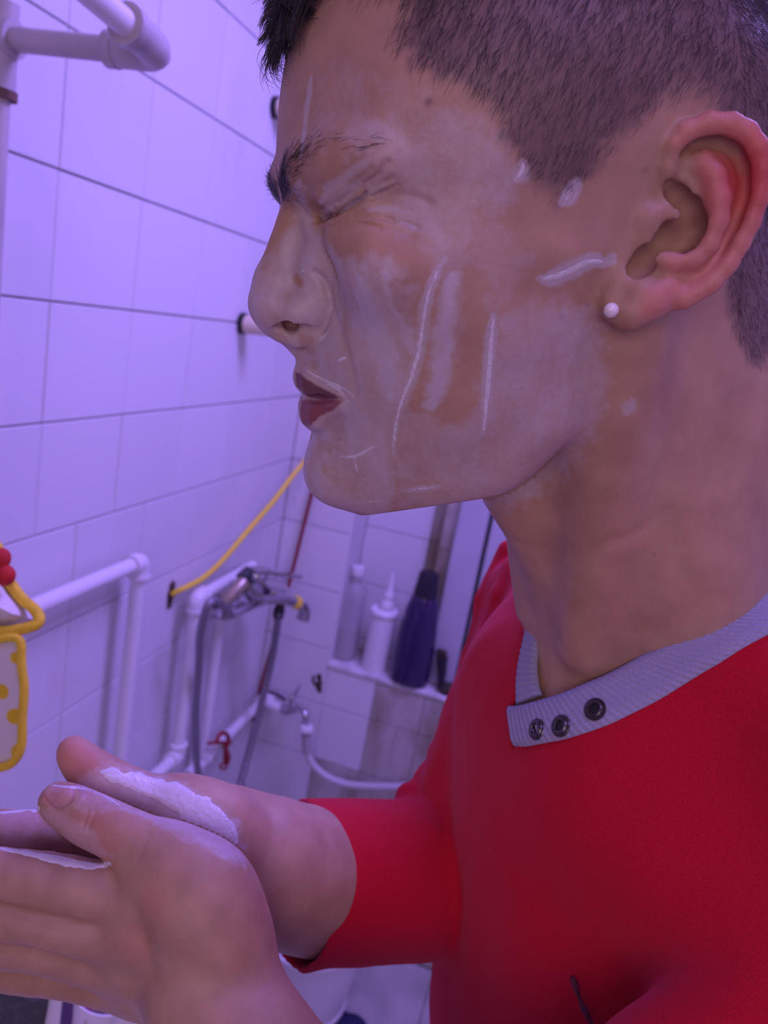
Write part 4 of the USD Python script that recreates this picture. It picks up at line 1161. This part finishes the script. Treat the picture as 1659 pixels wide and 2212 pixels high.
XP = XL + .05 * S
ex, ey, ez = np.eye(3)
t = thing('water_pipe', 'white water pipe running level from the left edge, then turning down behind the hands', 'pipe')
c = on(303, 1213, X=XP); far = on(20, 1327, X=XP)
obj('pipe', rod([XP, .35, c[2]], c - ey * .01, R1), 'white_pipe', t); obj('pipe', rod(c - ez * .01, [XP, c[1], .25], R1), 'white_pipe', t)
obj('elbow', elbow(c, -ey, -ez), 'white_pipe', t)
z = on(250, 1560, X=XP)[2] - .03
obj('clip', box([XL, c[1] - .014, .45], [XP + .004, c[1] + .014, .466], .003), 'white_plastic', t)
t = thing('water_pipe', 'white water pipes looped below the shower tap, two uprights joined to level runs', 'pipe')
c2 = on(425, 1292, X=XP); c3 = on(474, 1300, X=XP); low = on(404, 1612, X=XP); c4 = on(446, 1625, X=XP); mz = c2[2] + .012
y3 = c3[1] + .012
obj('pipe', rod(c2 - ez * .01, [XP, c2[1], low[2]], R1), 'white_pipe', t); obj('elbow', elbow(c2, -ez, ey), 'white_pipe', t)
obj('pipe', rod(c2 + ey * .01, c2 + ey * .24, R1), 'white_pipe', t)
lowp = np.array([XP, c2[1], low[2]]); obj('elbow', elbow(lowp, ez, -ey), 'white_pipe', t); obj('pipe', rod(lowp - ey * .01, [XP, .62, low[2]], R1), 'white_pipe', t)
up3 = np.array([XP, y3, c2[2] - .06]); lo3 = np.array([XP, y3, on(440, 1655, X=XP)[2]])
obj('pipe', rod(up3, lo3, R1), 'white_pipe', t); obj('elbow', elbow(up3, -ez, ex), 'white_pipe', t)
zl2 = on(500, 1580, X=XP)[2]; tee = np.array([XP, y3, zl2]); yend = YB - .03
obj('pipe', rod([XP, .75, zl2], [XP, yend, zl2], R1), 'white_pipe', t); obj('tee', cat([rod(tee - ey * .024, tee + ey * .024, .0158), rod(tee, tee + ez * .026, .0158)]), 'white_pipe', t)
obj('elbow', elbow([XP, yend, zl2], -ey, ex), 'white_pipe', t)

# grey pipes, top left
XQ = XL + .055
t = thing('waste_pipe', 'grey pipe at the top left standing out from the wall, with elbow and sloping arm', 'pipe')
y0 = on(0, 92, X=XQ)[1]; zc = on(0, 92, X=XQ)[2]
e0, e1_ = on(6, 92, Y=y0), on(350, 108, Y=y0); e1_[2] = e0[2] = (e0[2] + e1_[2]) / 2
r_ = .0108
obj('pipe', rod(e0, e1_, r_), 'grey_pipe', t); dn = np.array([on(-8, 300, Y=y0)[0], y0, 1.05]); v0 = np.array([dn[0], y0, e0[2]])
obj('pipe', tube(rounded([v0, dn, [XL + .003, dn[1], dn[2]]], .03), r_, 20), 'grey_pipe', t)
obj('tee', cat([rod(v0 - ex * .03, e0 + ex * .012, r_ + .004), rod(v0 + ez * .03, v0 - ez * .05, r_ + .004)]), 'grey_pipe', t)
obj('rim', rod(e0 + ex * .006, e0 + ex * .014, r_ + .006), 'grey_pipe', t); obj('rim', rod(v0 - ez * .044, v0 - ez * .052, r_ + .006), 'rust', t)
aa = on(190, -20, X=e1_[0]) - e1_; aa = np.array([0, -1., aa[2] / -aa[1]]); aa /= np.linalg.norm(aa)
obj('pipe', rod(e1_, e1_ + aa * .75, r_), 'white_pipe', t)
obj('elbow', cat([tube(rounded([e1_ - ex * .05, e1_, e1_ + aa * .05], .02), r_ + .004, 20), rod(e1_ + aa * .045, e1_ + aa * .055, r_ + .006), rod(e1_ - ex * .044, e1_ - ex * .054, r_ + .005)]), 'grey_pipe', t)

# ------------------------------------------------------------------ pegs, cable hole, cables
def peg(px, py, r, ln, label):
    p = on(px, py, X=XL); t = thing('wall_peg', label, 'peg')
    obj('plug', lathe([(0, .006), (r * .92, .006), (r, .012), (r * .86, ln), (r * .5, ln + .006), (0, ln + .006), (0, .006)], p, (1, 0, 0), 24), 'pale_peg', t)
    obj('base_ring', lathe([(0, -.002), (r * 1.12, -.002), (r * 1.12, .010), (r * .5, .012), (0, .012)], p, (1, 0, 0), 24), 'black_plastic', t)


peg(521, 698, .0175, .055, 'cream coloured wall peg with a dark base ring, beside the nose')
peg(592, 232, .0165, .05, 'pale wall peg half hidden behind the forehead')
h = on(369, 1283, X=XL)
t = thing('cable_hole', 'ragged dark rusty hole in the tiles that the yellow cable comes out of', 'hole')
g = np.random.default_rng(3); an = np.linspace(0, 2 * np.pi, 22, endpoint=False); rr = .017 * g.uniform(.75, 1.2, 22)
ring = np.stack([np.full(22, h[0] + .0008), h[1] + rr * np.cos(an) * .8, h[2] + rr * np.sin(an) * 1.75], 1); inner = h + (ring - h) * .72
inner[:, 0] = h[0] + .002; back = inner.copy(); back[:, 0] = h[0] + .0012
V = np.vstack([ring, inner]); F = []
for i in range(22):
    j = (i + 1) % 22; F += [[i, j, 22 + j], [i, 22 + j, 22 + i]]
obj('rust_rim', trimesh.Trimesh(V, F, process=False), 'rust', t)
V = np.vstack([back, [h + [.001, 0, 0]]]); obj('opening', trimesh.Trimesh(V, [[i, (i + 1) % 22, 22] for i in range(22)], process=False), 'black_rubber', t)
pts = [h + [.002, 0, 0], *[on(px, py, X=XL + o) for px, py, o in ((392, 1273, .016), (430, 1254, .026), (480, 1211, .034), (540, 1141, .042), (600, 1071, .052), (640, 1018, .062), (668, 985, .075))]]
obj_ = obj('cable', tube(curve(np.array(pts + [on(704, 925, Y=YB - .03), on(760, 840, Y=YB - .014), on(800, 700, Y=YB - .012)]), 90), .0054, 12), 'yellow_cable'); data(obj_, label='yellow cable rising from the wall hole to behind the chin', category='cable')
pts = [on(px, py, Y=YB - o) for px, py, o in ((722, 880, .014), (704, 960, .014), (676, 1058, .012), (650, 1160, .014), (630, 1240, .02), (614, 1300, .03), (588, 1395, .035), (566, 1470, .035), (552, 1530, .03), (545, 1555, .012))]
o = obj('cable', tube(curve(np.array(pts), 80), .0048, 12), 'red_cable'); data(o, label='dark red cable hanging straight down beside the chin and past the shower tap', category='cable')

# ------------------------------------------------------------------ shower tap on the left wall
YM = on(585, 1290, X=XL + .12)[1]


def mp(px, py, o=.10): return on(px, py, X=XL + o)


t = thing('shower_tap', 'chrome mixer shower tap with flat lever, curved spout and yellow sticker, above the white pipes', 'tap')
body = cat([tube(curve(np.array([mp(528, 1262, .085), mp(555, 1272, .09), mp(590, 1276, .095), mp(615, 1284, .10)]), 14), [.018, .022, .025, .026, .027, .027, .027, .026, .026, .025, .024, .022, .02, .016], 24)])
obj('body', body, 'chrome', t)
obj('inlet', tube(curve(np.array([mp(474, 1308, .06), mp(500, 1285, .075), mp(536, 1242, .085)]), 14), .0135, 20), 'brass_dull', t, label='dull yellowish inlet tube')
obj('union_nut', cat([rod(mp(466, 1318, .055), mp(486, 1296, .065), .0185, 6), rod(mp(524, 1252, .082), mp(540, 1236, .087), .017, 6)]), 'dark_metal', t)
obj('inlet', tube(curve(np.array([mp(575, 1262, .08), mp(560, 1240, .05), mp(520, 1234, .02), mp(505, 1240, .0)]), 12), .0125, 18), 'chrome', t)
dome = mp(556, 1243, .10); obj('cap', lathe([(.021, -.004), (.0215, .004), (.018, .012), (.010, .017), (0, .018)], dome, (.15, -.1, 1), 28), 'chrome', t)
lv0, lv1 = mp(548, 1232, .10), mp(648, 1246, .15)
d_ = (lv1 - lv0); s_ = np.cross(d_ / np.linalg.norm(d_), ez); s_ /= np.linalg.norm(s_)
lvp = [lv0, lv0 + d_ * .3 + ez * .004, lv0 + d_ * .7 + ez * .002, lv1]
w_ = [.016, .017, .013, .007]; pts = []
for q, w in zip(lvp, w_): pts += [q + s_ * w + ez * .003, q - s_ * w + ez * .003, q + s_ * w * .9 - ez * .002, q - s_ * w * .9 - ez * .002]
obj('lever', trimesh.convex.convex_hull(np.array(pts)), 'chrome', t, smooth=30)
obj('spout', tube(curve(np.array([mp(560, 1294, .10), mp(592, 1292, .115), mp(625, 1297, .135), mp(648, 1307, .15), mp(657, 1322, .152), mp(653, 1338, .15)]), 24), np.concatenate([np.linspace(.013, .0125, 16), np.linspace(.013, .0155, 8)]), 22), 'chrome', t)
obj('sticker', rod(mp(636, 1299.5, .143), mp(642, 1303, .1465), .0146), 'yellow_cable', t, label='small yellow sticker')
obj('outlet', tube(curve(np.array([mp(470, 1326, .075), mp(488, 1328, .082), mp(515, 1318, .09), mp(545, 1304, .095), mp(575, 1292, .098)]), 18), np.linspace(.0105, .0135, 18), 20), 'chrome', t)

# hoses
hp_ = [mp(500, 1322, .088), mp(474, 1302, .10), mp(452, 1304, .10), mp(438, 1340, .09), mp(430, 1420, .07), mp(424, 1520, .06), mp(424, 1620, .06), mp(432, 1720, .07), mp(470, 1840, .09)]
t = thing('shower_hose', 'grey metal shower hose looping down over the white uprights at the left of the tap', 'hose')
cv = curve(np.array(hp_), 420); rad = .0068 + .0007 * np.abs(np.sin(np.arange(420) * 1.3)); obj('hose', tube(cv, rad, 12), 'steel_hose', t)
t = thing('shower_hose', 'dark grey hose hanging straight from the black collar under the tap body', 'hose')
hq = [mp(603, 1322, .12), mp(598, 1356, .115), mp(588, 1420, .10), mp(572, 1490, .09), mp(552, 1570, .085), mp(528, 1660, .085), mp(505, 1742, .09), mp(480, 1830, .10)]
cv = curve(np.array(hq), 420); rad = .0078 + .0008 * np.abs(np.sin(np.arange(420) * 1.3)); obj('hose', tube(cv, rad, 12), 'steel_hose', t)
obj('collar', tube(np.array([mp(606, 1306, .118), mp(603, 1318, .118), mp(601, 1330, .117), mp(600, 1338, .116)]), [.009, .0125, .012, .0085], 20), 'black_plastic', t)

# red clip on the lower pipe
c = on(478, 1600, X=XP + .014)
t = thing('hose_clip', 'red plastic clip hung on the lower white pipe', 'clip')
k = lambda px, py, o=.022: on(px, py, X=XP + o)
obj('loop', tube(curve(np.array([k(468, 1600), k(474, 1588), k(486, 1584), k(493, 1596), k(490, 1612)]), 20), .0048, 12), 'red_plastic', t)
obj('arm', tube(np.array([k(449, 1606), k(466, 1604), k(498, 1604)]), [.003, .0042, .0035], 10), 'red_plastic', t)
obj('handle', tube(curve(np.array([k(488, 1606), k(488, 1620), k(490, 1636), k(489, 1648)]), 12), np.interp(np.linspace(0, 1, 12), [0, .3, .75, 1], [.0050, .0055, .0092, .0075]), 14), 'red_plastic', t)
obj('ring', tube(np.array([k(481 + 7 * math.cos(a) + 2, 1655 + 6 * math.sin(a)) for a in np.linspace(0, 6.283, 24, endpoint=False)]), .0028, 8, close=True), 'red_plastic', t)

# ------------------------------------------------------------------ small washing machine tap, its connector and white hose
t = thing('washing_tap', 'small chrome tap low in the corner with a white hose connector', 'tap')
q = lambda px, py, o=.045: on(px, py, Y=YB - o)
obj('elbow', tube(curve(np.array([q(572, 1512), q(590, 1524), q(606, 1530)]), 10), .0145, 18), 'white_pipe', t)
obj('body', tube(curve(np.array([q(602, 1530), q(622, 1534), q(640, 1532)]), 10), np.array([.008, .0085, .011, .013, .0125, .0125, .0115, .0105, .009, .0085]), 20), 'chrome', t)
obj('bonnet', cat([rod(q(628, 1530), q(630, 1508), .0085), lathe([(0, 0), (.009, .002), (.0095, .008), (.006, .013), (0, .014)], q(630, 1512), ez, 18)]), 'chrome', t)
obj('handle', tube(np.array([q(628, 1512), q(640, 1496), q(648, 1478)]), [.0055, .0042, .0022], 12), 'chrome', t)
obj('spout', tube(curve(np.array([q(634, 1533, .05), q(648, 1530, .07), q(658, 1540, .08), q(658, 1562, .08)]), 18), .0078, 16), 'chrome', t)
obj('inlet_hose', tube(curve(np.array([q(578, 1494, .03), q(596, 1500, .035), q(616, 1512, .045)]), 10), .0046, 10), 'dark_metal', t)
obj('connector_cap', lathe([(.006, .014), (.017, .010), (.019, 0), (.014, -.004), (.006, -.006), (0, -.006)], q(661, 1576, .08), (-.05, 0, 1), 24), 'white_plastic', t)
obj('connector', rod(q(661, 1585, .08), q(664, 1626, .08), .0115, 16), 'grey_liquid', t)
hw = [q(664, 1622, .08), q(672, 1645, .08), q(695, 1670, .078), q(735, 1690, .075), q(790, 1698, .075), q(860, 1699, .08), q(930, 1697, .09), q(1010, 1710, .10)]
o = obj('water_hose', tube(curve(np.array(hw), 80), .0088, 14), 'white_rubber'); data(o, label='white rubber hose curving right from the small tap', category='hose')

# ------------------------------------------------------------------ bottles and clutter on the ledge
NY = YB + .055
zL = ZL


def stand(px, py, y): p = on(px, py, Y=y); return np.array([p[0], y, zL])


t = thing('jar', 'clear plastic bottle half full of grey liquid, leftmost on the ledge', 'bottle', stand(737, 1440, NY))
b = stand(737, 1440, NY); r = .032
obj('wall', lathe([(0, .001), (r * .95, .001), (r, .006), (r, .17), (r * .9, .19), (r * .45, .205), (r * .45, .225), (r * .40, .225), (r * .40, .203), (r * .85, .187), (r * .95, .168), (r * .95, .006), (0, .004)], b, ez, 36), 'clear_plastic', t)
obj('liquid', lathe([(0, .0045), (r * .93, .007), (r * .93, .086), (0, .086)], b, ez, 36), 'grey_liquid', t)
obj('lid', lathe([(0, .226), (r * .5, .226), (r * .52, .23), (r * .52, .244), (r * .48, .247), (0, .247)], b, ez, 30), 'white_plastic', t)
b = stand(806, 1452, YB + .04); r = .0325
t = thing('pump_bottle', 'white lotion bottle with a pointed pump nozzle, between the clear and the purple bottle', 'bottle', b)
obj('bottle', lathe([(0, 0), (r * .94, 0), (r, .004), (r, .150), (r * .95, .157), (r * .5, .160), (r * .42, .163), (r * .42, .172), (0, .172)], b, ez, 36), 'white_plastic', t)
obj('shoulder_ring', lathe([(r * .9, .148), (r * 1.12, .150), (r * 1.14, .158), (r * 1.02, .163), (r * .6, .165), (r * .5, .160), (r * .9, .148)], b, ez, 36), 'white_plastic', t)
obj('nozzle', lathe([(r * .40, .165), (r * .55, .168), (r * .55, .182), (r * .40, .188), (r * .46, .196), (r * .42, .206), (r * .26, .214), (r * .20, .24), (r * .13, .256), (0, .258)], b + [.004, 0, 0], ez, 28), 'white_plastic', t)
b = stand(880, 1478, YB + .022); k_ = .29
t = thing('shampoo_bottle', 'tall glossy dark purple shampoo bottle standing on the ledge', 'bottle', b)
obj('bottle', lathe([(0, 0), (.040, 0), (.048, .006), (.0515, .03), (.051, .08), (.047, .14), (.0405, .19), (.0325, .222), (.0285, .230), (0, .230)], b, ez, 44, .82), 'purple_bottle', t)
obj('cap', lathe([(.0, .229), (.0295, .229), (.0300, .234), (.0265, .262), (.0245, .284), (.0215, .290), (0, .291)], b, ez, 36, .85), 'dark_cap', t)
# dark scrub brush at the end of the ledge
b = stand(938, 1490, YB + .012)
t = thing('scrub_brush', 'small dark scrubbing brush leaning at the right end of the ledge', 'brush', b)
obj('handle', tube(curve(np.array([b + [.012, .0, .012], b + [.010, .004, .05], b + [.0, .008, .088]]), 12), np.linspace(.008, .014, 12), 12), 'dark_cap', t)
g = np.random.default_rng(8); tf = []
for i in range(70):
    a, e = g.uniform(0, 6.28), g.uniform(-.6, 1.3); d = np.array([math.cos(a) * math.cos(e), math.sin(a) * math.cos(e), math.sin(e)]); tf.append(rod(b + [0, .008, .09], b + np.array([0, .008, .09]) + d * g.uniform(.013, .021), .0022, 5))
obj('bristles', cat(tf), 'dirt', t, smooth=False, kind='stuff')
b2 = stand(968, 1500, YB + .006)
t = thing('sponge', 'worn dark sponge beside the brush on the ledge', 'sponge', b2)
m = trimesh.creation.icosphere(3, 1.0); m.vertices = m.vertices * [.026, .02, .016] * (0.8 + .5 * meshkit.fbm(m.vertices * 2.3, 3, 2))[:, None] + b2 + [0, .015, .011]; obj('sponge', m, 'dirt', t)
# mould by the corner of the front face
p = on(688, 1474, Y=YB); g = np.random.default_rng(4); parts_ = []
for i in range(16):
    m = trimesh.creation.icosphere(1, 1.0); s = g.uniform(.003, .008); m.vertices = m.vertices * [s, .0012, s * 1.3] + p + [g.normal(0, .008) + .0, 0, 0] + np.array([0, 0, g.normal(0, .009)]); parts_.append(m)
o = obj('mould_patch', cat(parts_), 'dirt'); data(o, label='dark mould patch on the tiles left of the ledge', category='mould')

# ------------------------------------------------------------------ white bucket and a dark cloth on the floor
pb = on(640, 2165, Z=.02)
t = thing('bucket', 'white plastic bucket with ribbed foot on the floor, under the raised arm', 'bucket', [pb[0], pb[1], 0])
b = np.array([pb[0], pb[1], 0.0]); R = .125
obj('wall', lathe([(0, .006), (R * .80, .006), (R * .82, 0), (R * .85, 0), (R * .87, .016), (R * .90, .018), (R * .90, .026), (R * .875, .028), (R * .90, .050), (R * .935, .052), (R * .935, .060), (R * .905, .063), (R, .16), (R * 1.05, .25), (R * 1.10, .25), (R * 1.10, .26), (R * 1.02, .26), (R * .97, .16), (R * .84, .012), (0, .012)], b, ez, 56), 'white_plastic', t)
pn = on(738, 2208, Z=.01); m = trimesh.creation.icosphere(4, 1.0); m.vertices[:, 2] = np.maximum(m.vertices[:, 2], -.2)
m.vertices = m.vertices * [.06, .05, .035] * (.7 + .7 * meshkit.fbm(m.vertices * 2, 3, 9))[:, None] + [pn[0] + .01, pn[1] - .03, .008]
o = obj('floor_cloth', m, 'navy_cloth'); data(o, label='crumpled navy cloth on the floor beside the bucket', category='cloth')

# ------------------------------------------------------------------ yellow trimmed pouch hanging at the left edge
PD = .60


def pp(px, py, o=0.0): return W(at(px, py, PD + o))


t = thing('hanging_pouch', 'white plush pouch with yellow piping and yellow print, hanging at the left edge', 'pouch')
outl_ = [(-110, 1376), (40, 1374), (50, 1385), (46, 1420), (52, 1480), (48, 1560), (38, 1635), (20, 1652), (-20, 1655), (-100, 1650), (-140, 1560)]
fr = np.array([pp(*q) for q in outl_]); bk = np.array([pp(q[0] + 4, q[1] - 6, .05) for q in outl_]); mid = np.vstack([fr, bk])
cen = mid.mean(0); obj('bag', trimesh.convex.convex_hull(mid), 'printed_cloth', t, smooth=30)
edge = curve(np.array([pp(*q, -.004) for q in ((-60, 1382), (0, 1380), (42, 1382), (46, 1420), (52, 1480), (48, 1560), (39, 1632), (20, 1652), (-20, 1657), (-100, 1652))]), 80)
obj('piping', tube(edge, .0036, 10), 'yellow_trim', t)
lid = [(-120, 1320), (-60, 1352), (0, 1364), (50, 1358), (84, 1342), (74, 1316), (52, 1298), (28, 1268), (2, 1240), (-30, 1222), (-90, 1220), (-130, 1270)]
obj('rim', tube(curve(np.array([pp(*q, .02 * (1 - (q[1] - 1220) / 140)) for q in lid + lid[:1]]), 110)[:-1], .0046, 12, close=True), 'yellow_trim', t)
ins = np.array([pp((q[0] + 20) * .94 - 20, (q[1] - 1300) * .92 + 1302, .02) for q in lid] + [pp(-20, 1305, -.012), pp(20, 1325, -.012), pp(-60, 1290, 0), pp((5), 1290, .0), pp(-20, 1310, .06)])
m = trimesh.convex.convex_hull(ins).subdivide().subdivide().subdivide(); m.vertices = m.vertices + m.vertex_normals * (.004 * (meshkit.fbm(m.vertices * 45, 3, 6) - .5))[:, None]
obj('lining', m, 'plush_white', t)
obj('strap', tube(curve(np.array([pp(-20, 1260, .02), pp(-2, 1235, .015), pp(6, 1212, .01), pp(-4, 1190, .01), pp(-30, 1150, .01), pp(-60, 1000, .03)]), 30), .0052, 12), 'yellow_trim', t)
for q, rr in (((2, 1206), .0075), ((12, 1243), .0075)):
    m = trimesh.creation.icosphere(3, rr); m.vertices = m.vertices * [1, 1, 1.15] + pp(*q, -.003); obj('bobble', m, 'red_cloth', t)
# the hook it hangs from, out of the picture
hk = pp(-60, 1000, .03); o = obj('pouch_hook', tube(rounded([[XL, hk[1], hk[2] + .02], [hk[0], hk[1], hk[2] + .02], hk - [0, 0, .004]], .015), .004, 10), 'chrome'); data(o, label='thin chrome wall hook that holds the white pouch', category='hook')

# ------------------------------------------------------------------ washbasin top below the hands, with toiletries
ZB_ = 0.80
t = thing('washbasin', 'white ceramic washbasin on the left wall below the hands', 'washbasin')
obj('slab', box([XL, -.02, ZB_ - .03], [-.19, .57, ZB_], .008), 'basin', t); obj('bowl', lathe([(0, -.15), (.10, -.14), (.16, -.06), (.175, -.012), (.16, -.012), (.09, -.12), (0, -.13)], [-.42, .26, ZB_], ez, 40), 'basin', t)
obj('pedestal', lathe([(0, 0), (.11, 0), (.11, .03), (.075, .08), (.07, .55), (.10, .66), (0, .66)], [-.44, .26, 0], ez, 32), 'basin', t)
YT = .53


def bp(px, y=YT): p = on(px, 2212, Y=y); return np.array([p[0], y, ZB_])


def top_h(px, py, y=YT): return on(px, py, Y=y)[2] - ZB_


b = bp(22); hgt = top_h(22, 2085); t = thing('tumbler', 'pale upright tumbler at the bottom left corner', 'tumbler', b)
obj('cup', lathe([(0, 0), (.018, 0), (.020, .003), (.0225, hgt), (.021, hgt), (.0185, .006), (0, .006)], b, ez, 30), 'pale_cloth', t)
b = bp(62, YT - .015); hgt = top_h(62, 2095, YT - .015)
m = box(b + [-.034, -.022, 0], b + [.026, .022, hgt], .008).subdivide().subdivide().subdivide(); m.vertices += m.vertex_normals * (.006 * (meshkit.fbm(m.vertices * 60, 3, 5) - .5))[:, None]
o = obj('folded_cloth', m, 'dark_towel'); data(o, label='dark grey green folded face cloth at the bottom left, below the fingers', category='cloth')
b = bp(112, YT - .02); hgt = top_h(112, 2130, YT - .02)
t = thing('toothpaste_tube', 'white tube standing on its cap right of the dark cloth', 'tube', b)
obj('cap', lathe([(0, 0), (.011, 0), (.011, .018), (0, .018)], b, ez, 20), 'white_plastic', t); obj('tube', trimesh.convex.convex_hull(np.vstack([lathe([(0, .018), (.012, .018), (.012, .02)], b, ez, 20).vertices, [b + [x, y, hgt] for x in (-.014, .014) for y in (-.001, .001)]])), 'white_plastic', t, smooth=40)
b = bp(164, YT - .02); hgt = top_h(164, 2120, YT - .02)
t = thing('face_wash_tube', 'pink and purple striped tube standing on its cap beside the white cup', 'tube', b)
obj('cap', lathe([(0, 0), (.012, 0), (.012, .018), (0, .018)], b, ez, 20), 'purple_plastic', t)
for i, (x0, x1, mm) in enumerate(((-.016, -.002, 'purple_plastic'), (-.002, .014, 'pink_plastic'))):
    obj('tube', trimesh.convex.convex_hull(np.vstack([[b + [max(x0, -.012), y, .018] for y in (-.010, .010)], [b + [min(x1, .012), y, .018] for y in (-.010, .010)], [b + [x, y, hgt] for x in (x0, x1) for y in (-.001, .001)]])), mm, t, smooth=30)
b = bp(232, YT - .005); hgt = top_h(240, 2128, YT - .005)
t = thing('cup', 'white plastic tooth mug right of the pink tube', 'cup', b)
obj('cup', lathe([(0, 0), (.027, 0), (.030, .004), (.033, hgt), (.0312, hgt), (.0285, .007), (0, .007)], b, ez, 36), 'white_plastic', t)
obj('seam', rod(b + np.array([-.004, -.0335, .01]), b + np.array([-.003, -.0335, hgt - .01]), .001, 6), 'pale_cloth', t)
b = bp(300, YT - .035); hgt = top_h(300, 2140, YT - .035)
t = thing('cup', 'white rounded plastic cup partly hidden by the wrist', 'cup', b); obj('cup', lathe([(0, 0), (.020, 0), (.022, .004), (.024, hgt * .7), (.021, hgt * .93), (.012, hgt), (0, hgt)], b, ez, 32), 'white_plastic', t)
b = bp(372, YT - .005); hgt = top_h(372, 2150, YT - .005)
t = thing('conditioner_bottle', 'dark purple squat bottle under the forearm at the bottom', 'bottle', b); obj('bottle', lathe([(0, 0), (.018, 0), (.021, .004), (.022, hgt * .6), (.018, hgt * .8), (.008, hgt * .86), (0, hgt * .86)], b, ez, 30), 'purple_plastic', t); obj('cap', lathe([(0, hgt * .85), (.009, hgt * .85), (.009, hgt), (0, hgt)], b, ez, 20), 'dark_cap', t)

# ------------------------------------------------------------------ the lamp over the room (out of the picture)
t = thing('ceiling_light', 'slim white ceiling light over the middle of the room', 'lamp')
obj('housing', box([-.21, .85, ZC - .045], [.53, 1.19, ZC], .006), 'white_plastic', t)
t = thing('ceiling_light', 'small square ceiling light above the camera', 'lamp')
obj('housing', box([.03, -.20, ZC - .045], [.37, .10, ZC], .006), 'white_plastic', t)
make_person()
